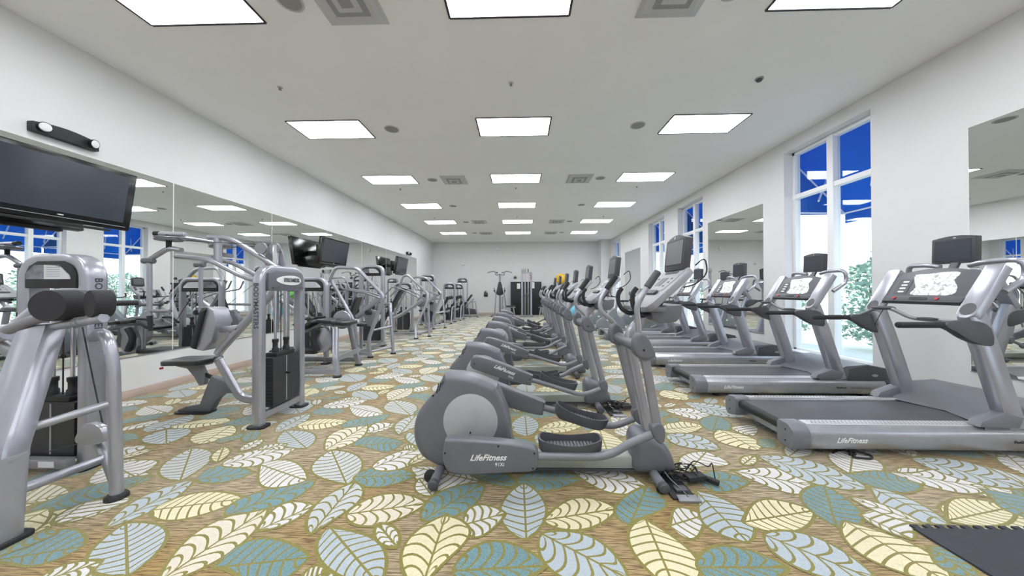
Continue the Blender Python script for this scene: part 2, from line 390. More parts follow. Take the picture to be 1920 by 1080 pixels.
def leaf(V, F, M, st, c, B, T, L, R, z):
    B, T = Vector(B), Vector(T); u = T-B; ln = u.length; u = u/ln; n = Vector((-u.y, u.x))
    sides = []
    for P in (L, R):
        d = Vector(P)-B; a = min(.8, max(.2, d.dot(u)/ln)); w = d.dot(n); sides.append((a, abs(w), 1 if w >= 0 else -1))
    if sides[0][2] == sides[1][2]: sides[1] = (sides[1][0], sides[0][1]*.6, -sides[0][2])
    def prof(sd):
        a, W, _ = sd; k = log(.5)/log(a); W = max(W, .05)
        return lambda t: W*max(0, sin(pi*min(1, max(0, t))**k))**.72
    fs = [(prof(sd), sd[2]) for sd in sides]
    def pt(t, w): p = B+u*(t*ln)+n*w; return (p.x, p.y)
    def poly(pp, zz, mi):
        b = len(V); V.extend([(x, y, zz) for x, y in pp]); F.append(tuple(range(b, b+len(pp)))); M.append(mi)
    o = .011/ln; out = []
    NT = 18
    for i in range(NT+1):
        t = i/NT; out.append(pt(t*(1+2*o)-o, fs[0][1]*(fs[0][0](t)+.010)))
    for i in range(NT, -1, -1):
        t = i/NT; out.append(pt(t*(1+2*o)-o, fs[1][1]*(fs[1][0](t)+.010)))
    poly(out, z, 1)
    N = max(5, int(ln/(.052 if st == 'P' else .062)))
    gap = .006 if st == 'P' else .0075
    for pf, sg in fs:
        def curve(ti, q):
            if st == 'P': return ti+.10*q**1.4
            return ti+.13*sin(q*2.3)
        for i in range(-2, N):
            t0 = i/N; t1 = (i+1)/N; lo = []; hi = []
            for k in range(7):
                q = k/6
                for tt, lst, sgn in ((t0, lo, 1), (t1, hi, -1)):
                    tq = min(.985, max(.015, curve(tt, q)+sgn*gap/ln)); w = pf(tq)-.008
                    lst.append((tq, .006+q*max(0, w-.006)))
            if max(h[0]-l[0] for h, l in zip(hi, lo)) < .02: continue
            if max(h[1] for h in hi+lo) < .014: continue
            edge = []
            for k in range(1, 4):
                tq = lo[-1][0]+(hi[-1][0]-lo[-1][0])*k/4; edge.append((tq, max(.006, pf(tq)-.008)))
            pp = lo+edge+hi[::-1]
            cl = [pp[0]]
            for p in pp[1:]:
                if abs(p[0]-cl[-1][0])*ln+abs(p[1]-cl[-1][1]) > .0015: cl.append(p)
            if len(cl) < 4: continue
            A = abs(sum(cl[j-1][0]*cl[j][1]-cl[j][0]*cl[j-1][1] for j in range(len(cl))))*.5*ln
            if A < 2e-4: continue
            poly([pt(t, sg*w) for t, w in cl], z+.00005, CI[c])
def carpet():
    V = []; F = []; M = []
    x0, x1, y0, y1 = XL-.05, XR+.25, YN-.1, YB+.1
    V += [(x0, y0, 0), (x1, y0, 0), (x1, y1, 0), (x0, y1, 0), (x0, y0, -.1), (x1, y0, -.1), (x1, y1, -.1), (x0, y1, -.1)]
    F += [(0, 1, 2, 3), (7, 6, 5, 4), (0, 4, 5, 1), (1, 5, 6, 2), (2, 6, 7, 3), (3, 7, 4, 0)]; M += [0]*6
    base = []; placed = []
    for d in LEAVES:
        cx = (d[2]+d[4])/2
        base.append(d)
    PX, PY = 4.92, 1.25
    for r in range(-1, 14):
        for kx in (-1, 0, 1):
            for j, d in enumerate(base):
                cx = (d[2]+d[4])/2; cy = (d[3]+d[5])/2
                if r != 0 or kx != 0:
                    if not -2.5 <= cx < -2.5+PX: continue
                    if kx == 0 and False: continue
                sh = .03*r
                q = [(d[2+2*i]+kx*PX+sh, d[3+2*i]+r*PY) for i in range(4)]
                if not (XL+.02 < cx+kx*PX+sh < XR-.02 and YN < cy+r*PY < YB-.1): continue
                if r == 0 and kx != 0 and (-3.35 < cx+kx*PX < 3.4) and abs(cx+kx*PX) < 1.27*cy: continue
                if any(p[0] < XL+.02 or p[0] > XR-.02 or p[1] > YB-.05 for p in q): continue
                placed.append(q); leaf(V, F, M, d[0], d[1], q[0], q[1], q[2], q[3], .0005+.00009*(j % 29))
    # fill the gaps between the repeats with further leaves of the same kinds
    grid = {}
    def discs(q):
        ax, ay, bx_, by_ = q[0][0], q[0][1], q[1][0], q[1][1]
        ln = sqrt((bx_-ax)**2+(by_-ay)**2); w = abs((q[2][0]-ax)*(by_-ay)-(q[2][1]-ay)*(bx_-ax))/ln; w2 = abs((q[3][0]-ax)*(by_-ay)-(q[3][1]-ay)*(bx_-ax))/ln; w = (w+w2)/2
        return [(ax+(bx_-ax)*t, ay+(by_-ay)*t, w*s) for t, s in ((.08, .3), (.28, .85), (.5, 1), (.72, .85), (.92, .3))]
    def put(ds):
        for d in ds: grid.setdefault((int(d[0]//.4), int(d[1]//.4)), []).append(d)
    def free(ds):
        for d in ds:
            gx, gy = int(d[0]//.4), int(d[1]//.4)
            for i in (-1, 0, 1):
                for k in (-1, 0, 1):
                    for e in grid.get((gx+i, gy+k), ()):
                        if (d[0]-e[0])**2+(d[1]-e[1])**2 < ((d[2]+e[2])*.86)**2: return False
        return True
    for q in placed: put(discs(q))
    rn = random.Random(11)
    for n in range(26000):
        cx, cy = rn.uniform(XL+.2, XR-.2), rn.uniform(1.2, YB-.3); a = rn.choice((.15, .5, .9, -.4, 1.5, 2.2))+rn.uniform(-.2, .2); L = rn.choice((.30, .36, .42, .24)); w = L*rn.uniform(.20, .30)
        u = (cos(a), sin(a)); q = [(cx-u[0]*L/2, cy-u[1]*L/2), (cx+u[0]*L/2, cy+u[1]*L/2), (cx-u[1]*w, cy+u[0]*w), (cx+u[1]*w, cy-u[0]*w)]
        ds = discs(q)
        if any(p[0] < XL+.03 or p[0] > XR-.03 for p in q) or not free(ds): continue
        put(ds); leaf(V, F, M, rn.choice('PS'), rn.choice('WWTTBGCY'), q[0], q[1], q[2], q[3], .0032)
    me = bpy.data.meshes.new('floor'); me.from_pydata(V, [], F)
    for m in CARP: me.materials.append(m)
    me.polygons.foreach_set('material_index', M)
    o = bpy.data.objects.new('floor', me); COL.objects.link(o); o['kind'] = 'structure'
carpet()

# ---------------------------------------------------------------- mirrors
def mirror_panel(plane_x, y0, y1, z0, z1, sgn, label, group=None):
    m = TH('wall_mirror', label, 'mirror', (plane_x, (y0+y1)/2, z0), 0, group)
    h = (y1-y0)/2-.0025
    a, b = (0, .006) if sgn > 0 else (-.006, 0)
    OB('mirror_glass', G().bx(a, b, -h, h, 0, z1-z0), MIRR, m, smooth=False)
    t = .008 if sgn > 0 else -.008
    OB('mirror_channel', G().bx(min(t, 0), max(t, 0), -h, h, -.012, 0.0), SILVERD, m, smooth=False)
    e = .0075*sgn
    for s in (-1, 1): OB('mirror_edge', G().bx(min(0, e), max(0, e), s*h-.002, s*h+.002, 0, z1-z0), WHITE, m, smooth=False)
    return m
ys = [-2.87, -1.02, .83, 2.68, 4.53, 6.38, 8.23, 10.08, 11.93, 13.78, 15.5]
nm = ['first', 'second', 'third', 'fourth', 'fifth', 'sixth', 'seventh', 'eighth', 'ninth', 'tenth']
ml = {2: 'wall mirror panel behind the nearest television and the roller machine',
      3: 'wall mirror panel between the nearest television and the pec fly machine',
      4: 'wall mirror panel right behind the tubes and cams of the pec fly machine',
      5: 'wall mirror panel behind the pec fly machine stack and the leg curl bench',
      6: 'wall mirror panel behind the middle television',
      7: 'wall mirror panel between the middle and the farthest television',
      8: 'wall mirror panel just before the farthest television',
      9: 'last wall mirror panel of the left wall, nearest the back wall'}
for i in range(2, 10): mirror_panel(XL, ys[i], ys[i+1], .53, 2.96, 1, ml[i], 'mirror panels along the left wall')
mirror_panel(XR, 1.75, 3.68, .48, 3.18, -1, 'wall mirror at the right edge of the view beside the nearest treadmill', 'mirrors on the window wall')
mirror_panel(XR, 6.68, 8.62, .48, 3.16, -1, 'wall mirror on the window wall behind the third treadmill console', 'mirrors on the window wall')
mirror_panel(XR, 13.4, 15.35, .48, 3.16, -1, 'farthest wall mirror on the window wall, near the corner column', 'mirrors on the window wall')

# ---------------------------------------------------------------- ceiling fixtures
COLX = (-3.26, -.107, 3.075); ROWY = [2.63+2.513*k+.305 for k in range(6)]
def troffer():
    t = TH('ceiling_light', '', 'ceiling light', (0, 0, H), 0, 'recessed fluorescent ceiling lights')
    g = G(); w, d = .61, .305
    for s in (-1, 1):
        g.bx(-w, w, s*d-.012, s*d+.012, -.008, 0); g.bx(s*w-.012, s*w+.012, -d, d, -.008, 0)
    OB('light_trim', g, TRIMD, t, smooth=False)
    OB('light_diffuser', G().bx(-w+.012, w-.012, -d+.012, d-.012, -.004, 0), LIT, t, smooth=False)
    g = G()
    for y in (-.1, .1): g.bx(-w+.02, w-.02, y-.0035, y+.0035, -.0065, -.0035)
    for k in range(1, 8): g.bx(-w+k*.1525-.0015, -w+k*.1525+.0015, -d+.02, d-.02, -.0055, -.0035)
    OB('lens_rib', g, mat('lens_rib', S(235, 235, 240), .5, emis=(.9, .9, 1), es=.9), t, smooth=False)
    return t
def fixtures():
    t0 = troffer(); first = True
    cn = ('left', 'centre', 'right'); rn = ('row cut by the top edge of the view', 'second row from the camera', 'third row from the camera', 'fourth row from the camera', 'fifth row from the camera', 'row nearest the back wall')
    for r, y in enumerate(ROWY):
        for c, x in enumerate(COLX):
            lab = 'fluorescent ceiling light, %s column, %s' % (cn[c], rn[r])
            o = t0 if first else DUP(t0); first = False
            o.location = (x, y, H); o['label'] = lab
    for k, yy in enumerate((ROWY[0]-2.513, ROWY[0]-2*2.513)):
        for c, x in enumerate(COLX):
            o = DUP(t0); o.location = (x, yy, H); o['label'] = 'fluorescent ceiling light behind the camera, %s column' % cn[c]
    # vents
    def vent(plain=False):
        v = TH('ceiling_vent', '', 'vent', (0, 0, H), 0, 'square ceiling vents')
        OB('vent_frame', G().bx(-.305, .305, -.305, .305, -.012, 0), VENTM, v, bev=.003)
        for k in range(4):
            a = .26-k*.058; b = a-.03; z0, z1 = -.016-.004*k, -.03-.008*k
            g = G()
            for (s1, s2) in ((a, z0), (b, z1)): pass
            V = [(-a, -a, -.012), (a, -a, -.012), (a, a, -.012), (-a, a, -.012), (-b, -b, z1), (b, -b, z1), (b, b, z1), (-b, b, z1)]
            g.add(V, [(0, 1, 5, 4), (1, 2, 6, 5), (2, 3, 7, 6), (3, 0, 4, 7)]); g.bx(-b, b, -b, b, z1-.002, z1)
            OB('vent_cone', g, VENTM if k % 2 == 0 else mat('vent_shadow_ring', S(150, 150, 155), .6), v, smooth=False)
        return v
    v0 = vent(); first = True
    for y, w in ((2.98, 'cut by the top edge of the view'), (8.02, 'near the third row of lights'), (12.98, 'near the fifth row of lights'), (15.55, 'near the last row of lights')):
        for x, sd in ((-1.67, 'left'), (1.48, 'right')):
            o = v0 if first else DUP(v0); first = False
            o.location = (x, y, H); o['label'] = 'square ceiling vent, %s side, %s' % (sd, w)
    # speakers
    s0 = TH('ceiling_speaker', '', 'speaker', (0, 0, H), 0, 'round ceiling speakers')
    OB('speaker_rim', G().lathe((0, 0, 0), (0, 0, -1), [(0, .125), (.008, .125), (.01, .112), (.006, .11)], 28), VENTM, s0)
    OB('speaker_grille', G().lathe((0, 0, -.001), (0, 0, -1), [(0, .108), (.009, .1), (.012, .05)], 28), SPKM, s0)
    first = True
    for y, w in ((3.0, 'by the nearest vents'), (5.45, 'beside the second row of lights'), (7.99, 'beside the third row of lights'), (10.48, 'beside the fourth row of lights'), (12.98, 'beside the fifth row of lights'), (15.46, 'beside the last row of lights')):
        for x, sd in ((-2.22, 'left'), (2.0, 'right')):
            o = s0 if first else DUP(s0); first = False
            o.location = (x, y, H); o['label'] = 'round ceiling speaker on the %s side, %s' % (sd, w)
    p0 = TH('fire_sprinkler', '', 'sprinkler', (0, 0, H), 0, 'ceiling sprinkler heads')
    OB('sprinkler_plate', G().lathe((0, 0, 0), (0, 0, -1), [(0, .035), (.006, .03), (.01, .012)], 16), VENTM, p0)
    OB('sprinkler_head', G().lathe((0, 0, -.008), (0, 0, -1), [(0, .012), (.02, .01), (.024, .02), (.027, .02), (.03, .005)], 12), SILVERD, p0)
    first = True
    for y, w in ((4.285, 'nearest row'), (8.68, 'middle row'), (12.14, 'far row')):
        for x, sd in ((-3.3, 'left'), (-.12, 'centre'), (3.15, 'right')):
            if y < 5 and x > 3: continue
            o = p0 if first else DUP(p0); first = False
            o.location = (x, y, H); o['label'] = 'small ceiling sprinkler head, %s, %s column' % (w, sd)
    d = TH('smoke_detector', 'small round grey detector on the ceiling ahead of the second right light', 'smoke detector', (3.17, 4.29, H))
    OB('detector_base', G().lathe((0, 0, 0), (0, 0, -1), [(0, .05), (.014, .048)], 20), SPKM, d)
    OB('detector_body', G().lathe((0, 0, -.012), (0, 0, -1), [(0, .036), (.025, .03), (.032, .015)], 20), GREYD, d)
fixtures()
# emergency lights, televisions
def emergency(y, z, label):
    e = TH('emergency_light', label, 'emergency light', (XL, y, z), 0, 'emergency lights on the left wall')
    w = .26
    out = [(-w, 0), (w, 0), (w, .1)]+[(w-2*w*k/8, .1+.035*sin(pi*k/8)) for k in range(1, 8)]+[(-w, .1)]
    OB('lamp_housing', G().prism(out, .0, .07, 'x'), BLACK, e, bev=.008)
    for s in (-1, 1):
        h = OB('lamp_head', G().lathe((.06, s*.185, .07), (1, .25*s, -.15), [(0, .03), (.035, .05), (.05, .05)], 18), BLACK, e)
        OB('lamp_lens', G().lathe((.105, s*.196, .063), (1, .25*s, -.15), [(0, .046), (.008, .04), (.012, .02)], 18), WHITE, h)
emergency(3.4, 3.04, 'black emergency light bar with two lamps above the nearest television')
emergency(14.3, 3.0, 'small black emergency light above the farthest television on the left wall')
def tv():
    t = TH('wall_television', '', 'television', (0, 0, 0), 0, 'black televisions on the left wall')
    # screen faces +x, tilted down
    a = radians(9); M = Matrix.Translation((0, 0, 0)) @ Matrix.Rotation(a, 4, 'Y')
    def A(g): g.v = [tuple(M @ Vector(v)) for v in g.v]; return g
    OB('tv_case', A(G().bx(-.08, 0, -.59, .59, -.34, .34)), TVB, t, bev=.012)
    OB('tv_screen', A(G().bx(0, .003, -.515, .515, -.245, .295)), SCREEN, t)
    OB('speaker_strip', A(G().bx(0, .006, -.54, .54, -.30, -.292)), SILVERD, t)
    OB('status_light', A(G().bx(.001, .008, -.02, .02, -.275, -.266)), WHITE, t)
    OB('speaker_bar', A(G().bx(-.06, -.005, -.42, .42, -.375, -.345)), BLACK, t, bev=.008)
    OB('wall_bracket', G().bx(-.36, -.06, -.05, .05, -.05, .05).bx(-.38, -.355, -.16, .16, -.2, .2), BLACK, t, bev=.004)
    return t
t0 = tv(); t0.location = (-4.7, 3.16, 2.44); t0['label'] = 'black television on the left wall, nearest the camera and cut by the left edge'
DUP(t0, None, (-4.7, 7.98, 2.34), None, 'black television in the middle of the left mirror wall')
DUP(t0, None, (-4.7, 12.55, 2.36), None, 'farthest black television on the left mirror wall')

# ---------------------------------------------------------------- outside
def outside():
    ST('ground_outside', G().bx(5.3, 40, -25, 50, -.25, -.05), mat('pale_paving', S(225, 225, 220), .9, noise=.05, nscale=1), smooth=False)
    ab = None
    for i, (a, b) in enumerate(WINS):
        lab = ['blue awning outside the large near window', 'blue awning outside the second visible window', 'blue awning outside the third visible window', 'blue awning outside the window by the far corner', 'blue awning outside the window beyond the right edge'][i]
        t = TH('window_awning', lab, 'awning', (5.32, (a+b)/2, 3.2), 0, 'blue fabric awnings over the windows')
        W = (b-a)/2+.45; z1 = 1.0; z0 = -.28; D = 1.25
        g = G(); th = .006
        g.add([(0, -W, z1), (D, -W, z0), (D, W, z0), (0, W, z1), (0, -W, z1+th), (D, -W, z0+th), (D, W, z0+th), (0, W, z1+th)], [(0, 1, 2, 3), (7, 6, 5, 4), (0, 4, 5, 1), (1, 5, 6, 2), (2, 6, 7, 3), (3, 7, 4, 0)])
        for s in (-1, 1):
            y = s*W; g.add([(0, y, z1), (D, y, z0), (D, y, z0-.02), (0, y, z0-.02), (0, y+.006*s, z1), (D, y+.006*s, z0), (D, y+.006*s, z0-.02), (0, y+.006*s, z0-.02)], [(0, 1, 2, 3), (7, 6, 5, 4), (0, 4, 5, 1), (1, 5, 6, 2), (2, 6, 7, 3), (3, 7, 4, 0)])
        OB('awning_fabric', g, AWN, t, smooth=False)
        OB('awning_valance', G().bx(D, D+.006, -W, W, z0-.2, z0), AWN, t, smooth=False)
        g = G()
        for y in (-W+.03, W-.03):
            g.tube([(0.02, y, z0+.02), (D-.03, y, z0-.0)], .016, 6); g.tube([(.02, y, z1-.05), (D-.02, y, z0-.03)], .016, 6)
        g.tube([(.03, -W*.36, z0+.05), (D*.55, W*.1, z1-.62)], .016, 6); g.tube([(.03, W*.36, z0+.05), (D*.55, W*.8, z1-.62)], .016, 6)
        g.tube([(D-.03, -W, z0), (D-.03, W, z0)], .018, 6)
        OB('awning_frame', g, FRAMEW, t)
    # shrubs
    LEAFM = mat('shrub_leaf', S(150, 178, 160), .7, noise=.3, nscale=6)
    STEM = mat('shrub_stem', S(110, 95, 75), .9)
    rnd = random.Random(3)
    spots = [(7.3, 6.0, .75, 2.3), (8.3, 7.6, .7, 2.0), (7.6, 9.4, .7, 2.1), (8.0, 11.6, .8, 2.2), (7.2, 4.0, .6, 1.5), (8.2, 14.2, .8, 2.2), (7.8, 17.2, .8, 2.3)]
    lab = ['tall loose shrub outside the near window', 'shrub outside behind the near window mullion', 'shrub outside the second window, left of centre', 'shrub outside the third window', 'low shrub outside, right side of the near window', 'shrub outside between the third and far windows', 'shrub outside the far corner window']
    for (x, y, r, h), lb in zip(spots, lab):
        t = TH('garden_shrub', lb, 'shrub', (x, y, -.05), 0, 'shrubs outside the windows')
        V = []; F = []
        for k in range(1500):
            a = rnd.random()*2*pi; q = sqrt(rnd.random()); z = .12*h+rnd.random()*.88*h; rr = r*q*(.55+.5*sin(pi*min(1, z/h))**.6)
            c = Vector((rr*cos(a), rr*sin(a), z)); d = Vector((rnd.uniform(-1, 1), rnd.uniform(-1, 1), rnd.uniform(-.3, 1))).normalized(); s_ = Vector((rnd.uniform(-1, 1), rnd.uniform(-1, 1), rnd.uniform(-1, 1))).cross(d).normalized()
            L = rnd.uniform(.09, .17); b = len(V); V += [tuple(c), tuple(c+d*L*.5+s_*L*.28), tuple(c+d*L), tuple(c+d*L*.5-s_*L*.28)]; F.append((b, b+1, b+2, b+3))
        gg = G(); gg.v = V; gg.f = F; gg.m = [0]*len(F)
        me = bpy.data.meshes.new('shrub_leaves'); me.from_pydata(V, [], F); me.materials.append(LEAFM)
        o = bpy.data.objects.new('shrub_leaves', me); COL.objects.link(o); o.parent = t; o['kind'] = 'stuff'
        g = G()
        for k in range(6):
            a = k*1.05; g.tube([(0.03*cos(a), .03*sin(a), 0), (.3*r*cos(a), .3*r*sin(a), h*.5), (.5*r*cos(a+.3), .5*r*sin(a+.3), h*.85)], [.018, .012, .006], 6)
        OB('shrub_stem', g, STEM, t)
outside()
# rubber mat
def rubber_mat():
    x0, x1, y0, y1 = 2.25, 3.95, .75, 1.9; pts = [(x0, y0)]
    pts.append((x0, y1)); n = 24; w = (x1-x0)/n
    for k in range(n):
        a = x0+k*w; pts += [(a+w*.22, y1), (a+w*.14, y1+.028), (a+w*.72, y1+.028), (a+w*.64, y1)]
    pts += [(x1, y1), (x1, y0)]
    TAG(OB('rubber_mat', G().prism(pts, .002, .014, 'z'), mat('mat_rubber', S(52, 54, 62), .75, noise=.1, nscale=30, bump=.3, bscale=300), bev=.001, smooth=False), 'dark interlocking rubber mat with toothed edge on the carpet, lower right', 'mat')
rubber_mat()

# ---------------------------------------------------------------- elliptical trainers
def elliptical(low_near=True):
    """local x runs from the flywheel housing to the console, the user faces +x; near side is -y"""
    e = TH('elliptical_trainer', '', 'elliptical trainer', (0, 0, 0), 0, 'elliptical trainers in a row')
    so = [(-.684, .7605), (-.67, .7585), (-.496, .742), (-.315, .672), (-.288, .63), (-.215, .46), (-.184, .274), (-.184, .074), (-.66, .06), (-.80, .10), (-.875, .162), (-.917, .259), (-.92, .37), (-.889, .468), (-.826, .552), (-.762, .622), (-.715, .71), (-.692, .757)]
    so = smooth_outline(so, 3)
    h = OB('housing', puff(so, -.10, .10, .05), GREYP, e)
    g = G()
    sp = [(-.32, .672), (-.288, .63), (-.215, .46), (-.184, .274), (-.205, .274), (-.24, .46), (-.305, .6)]
    OB('housing_spine', G().prism(sp, -.093, .093), GREYM, e, bev=.006)
    for s in (-1, 1):
        OB('flywheel_disc', G().lathe((-.49, s*.088, .416), (0, s, 0), [(0, .205), (.010, .205), (.014, .198), (.017, .06), (.017, .012)], 48), DISC, e)
    for k in range(3):
        for s in (-1, 1):
            OB('vent_slot', G().obx((-.735+.018*k, s*.094, .655+.012*k), (.006, .006, .075-.01*k), ry=.22), BLKP, h)
    for (x, z) in ((-.77, .60), (-.33, .62), (-.55, .60), (-.49, .335)):
        OB('screw_cap', G().cyl((x, -.109 if z < .4 else -.098, z), (x, -.092, z), .007, 10), BLKP, h)
    OB('base_beam', G().tube([(-.60, 0, .098), (.76, 0, .105)], rect=(.13, .095, .02)), BEAM, e)
    OB('base_channel', G().bx(-.7, .76, -.06, .06, .035, .056), GREYD, e, bev=.004)
    fo = smooth_outline([(.72, .045), (.70, .18), (.70, .28), (.74, .335), (.81, .33), (.905, .28), (.978, .195), (1.01, .10), (.98, .042)], 3)
    f = OB('front_housing', puff(fo, -.12, .12, .075), GREYP, e)
    for (x, z) in ((.80, .27), (.93, .215)):
        OB('screw_cap', G().cyl((x, -.106, z), (x, -.095, z), .008, 10), BLKP, f)
    for x in (-.72, .84):
        st = OB('stabilizer_bar', G().cyl((x, -.27, .052), (x, .27, .052), .033, 18), GREYM, e)
        for s in (-1, 1):
            OB('stabilizer_cap', G().lathe((x, s*.255, .052), (0, s, 0), [(0, .036), (.03, .036), (.038, .028), (.04, .012)], 18), GREYD, st)
            if x < 0: OB('transport_wheel', G().lathe((x-.05, s*.13, .045), (0, s, 0), [(0, .03), (.02, .045), (.04, .045), (.05, .02)], 18), BLACK, st)
            else: OB('levelling_foot', G().lathe((x, s*.23, 0), (0, 0, 1), [(0, .03), (.012, .03), (.016, .01), (.04, .01)], 14), BLACK, st)
    # mast
    OB('mast', G().tube([(.85, 0, .27), (.705, 0, .98), (.72, 0, 1.07), (.88, 0, 1.24)], rect=(.085, .07, .02), fil=.08, up=(1, 0, 0)), SILVER, e)
    OB('pivot_axle', G().cyl((.70, -.24, .985), (.70, .24, .985), .044, 18), GREYP, e)
    for s in (-1, 1):
        low = (s < 0) == low_near
        yb = s*.285
        if low:
            co = [(-.641, .318), (-.63, .356), (-.593, .385), (-.261, .368), (-.084, .343), (-.014, .319), (-.002, .275), (-.027, .18), (-.185, .165), (-.465, .143), (-.593, .154), (-.631, .204), (-.646, .267)]
            arm = [(-.06, yb, .262), (.40, yb, .262), (.50, yb, .285), (.61, yb, .355), (.79, yb, .43)]
            ped = (.22, .275, 0); J = Vector((.80, yb, .42)); hp = [(.675, 1.089), (.667, 1.185), (.654, 1.262), (.678, 1.325), (.719, 1.394), (.797, 1.506)]
            tc, ta = (-.36, yb, .255), -.02
        else:
            co = [(-.60, .60), (-.55, .655), (-.345, .605), (.05, .452), (.08, .42), (.07, .353), (.038, .329), (-.233, .395), (-.52, .49), (-.60, .53)]
            arm = [(.04, yb, .385), (.12, yb, .37), (.60, yb, .225), (.70, yb, .235), (.86, yb, .30)]
            ped = (.36, .315, .29); J = Vector((.875, yb, .31)); hp = [(.66, 1.12), (.575, 1.19), (.556, 1.25), (.572, 1.31), (.616, 1.386), (.702, 1.505)]
            tc, ta = (-.25, yb, .49), .36
        y0, y1 = sorted((s*.235, s*.325))
        a = OB('pedal_arm_cover', puff(smooth_outline(co, 3), y0, y1, .02), GREYP, e)
        for q in ((0, 1), (5, 1)):
            pass
        if s < 0:
            fr = frame((cos(ta), 0, -sin(ta)), (sin(ta), 0, cos(ta)))
            TXT('logo_lettering', 'LifeFitness', .056, WHITE, a, (tc[0]+.02, -.3265, tc[2]+.012), fr, shear=.45, off=.0012, sx=1.02)
            TXT('model_lettering', '91Xi', .032, WHITE, a, (tc[0]+.10*cos(ta)-.0*sin(ta)+.0, -.3265, tc[2]-.034-.10*sin(ta)), fr, off=.0003)
        for (x, z) in (((-.625, .295), (-.27, .345), (-.03, .30), (-.04, .20)) if low else ((-.56, .57), (-.2, .50), (.05, .40))):
            OB('screw_cap', G().cyl((x, s*.318, z), (x, s*.328, z), .007, 8), BLKP, a)
        OB('crank_link', G().cyl((-.49, s*.10, .29 if low else .555), (-.49, s*.25, .29 if low else .555), .03, 14), GREYD, e)
        OB('pedal_arm', G().tube(arm, .026, 12, fil=.06), GREYM, e)
        # pedal tray
        px, pz, pa = ped; yc = s*.20
        def PT(x, y, z): return (px+x*cos(pa)+z*sin(pa), yc+y, pz-x*sin(pa)+z*cos(pa))
        o = smooth_outline([(-.20, -.065), (-.19, .065), (-.05, .085), (.10, .085), (.20, .06), (.215, 0), (.20, -.06), (.10, -.085), (-.05, -.085)], 3)
        n = len(o); V = []; F = []
        def rim(x): return .105-.03*sin(pi*min(1, max(0, (x+.2)/.41)))
        for sc, zf in ((.86, 0), (1, .03), (1.03, None), (.97, None), (.92, .035)):
            for x, y in o:
                z = zf if zf is not None else rim(x)
                V.append(PT(x*sc, y*sc, z-.02))
        for L in range(4):
            for i in range(n): F.append((L*n+i, L*n+(i+1) % n, (L+1)*n+(i+1) % n, (L+1)*n+i))
        F.append(tuple(range(n))[::-1]); F.append(tuple(range(4*n, 5*n)))
        pd = OB('pedal', G().add(V, F), GREYD, e)
        g = G()
        for i in range(14):
            x = -.15+i*.0235; w = .062
            V = [PT(x, -w, .016), PT(x+.010, -w, .016), PT(x+.010, w, .016), PT(x, w, .016), PT(x, -w, .022), PT(x+.010, -w, .022), PT(x+.010, w, .022), PT(x, w, .022)]
            g.add(V, [(0, 3, 2, 1), (4, 5, 6, 7), (0, 1, 5, 4), (1, 2, 6, 5), (2, 3, 7, 6), (3, 0, 4, 7)])
        OB('pedal_grip', g, GREYM, pd, smooth=False)
        # joint, link, pivot, handle
        ko = smooth_outline([(J.x-.045, J.z-.01), (J.x-.055, J.z+.055), (J.x-.01, J.z+.085), (J.x+.03, J.z+.05), (J.x+.035, J.z-.02), (J.x+.005, J.z-.06)], 3)
        OB('link_joint', puff(ko, yb-.035, yb+.035, .016), GREYP, e)
        P = Vector((.70, yb, 1.0)); d = (J-P)
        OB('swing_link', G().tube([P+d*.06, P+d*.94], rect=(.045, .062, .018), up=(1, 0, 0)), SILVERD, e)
        po = smooth_outline([(.645, 1.08), (.675, 1.105), (.71, 1.085), (.745, 1.03), (.772, .965), (.755, .925), (.70, .915), (.645, .945), (.628, 1.01)], 3)
        pv = OB('pivot_cover', puff(po, yb-.045, yb+.045, .024), GREYP, e)
        OB('screw_cap', G().cyl((.69, yb-.048, .985), (.69, yb-.038, .985), .008, 8), BLKP, pv)
        pts = [(.675 if low else .70, yb, 1.06)]+[(x, yb+s*.02*min(1, k/3), z) for k, (x, z) in enumerate(hp)]
        hb = OB('handlebar', G().tube(pts[:-1]+[tuple(Vector(pts[-2]).lerp(Vector(pts[-1]), .25))], .0185, 12, fil=.04), SILVER, e)
        q0, q1 = Vector(pts[-2]), Vector(pts[-1])
        OB('handle_grip', G().cyl(q0.lerp(q1, .0), q1, .0245, 14, ch=.008), FOAM if not low else GREYD, hb)
        OB('fixed_handle', G().tube([(.84, s*.07, 1.235), (.76, s*.13, 1.19), (.70, s*.16, 1.225), (.672, s*.165, 1.29), (.676, s*.165, 1.36), (.705, s*.165, 1.395)], .0175, 10, fil=.03), FOAM, e)
    # console
    A = tilted((.755, 0, 1.262), (0, -1, 0), (.70, 0, .62))
    def slab(pts, d0, d1):
        n = len(pts); V = [A(a, b, d0) for a, b in pts]+[A(a, b, d1) for a, b in pts]
        return V, [tuple(range(n)), tuple(range(2*n-1, n-1, -1))]+[(i, i+n, (i+1) % n+n, (i+1) % n) for i in range(n)]
    c = OB('console', G().add(*slab(smooth_outline([(-.20, 0), (-.225, .1), (-.22, .3), (-.18, .42), (0, .45), (.18, .42), (.22, .3), (.225, .1), (.20, 0), (0, -.015)], 2), -.05, .0)), mat('console_shell', S(146, 147, 155), .42, .1), e, bev=.012)
    OB('console_panel', G().add(*slab(rrect(-.17, .17, .17, .41, .03), -.001, .004)), mat('console_face', S(158, 158, 165), .4), c)
    OB('console_screen', G().add(*slab(rrect(-.05, .05, .22, .31, .01), .003, .006)), SCREEN2, c)
    OB('reading_ledge', G().add(*slab(rrect(-.13, .13, .125, .165, .018), .0, .018)), GREYD, c, bev=.004)
    OB('console_slot', G().add(*slab(rrect(-.10, .10, .355, .385, .01), .003, .006)), GREYD, c)
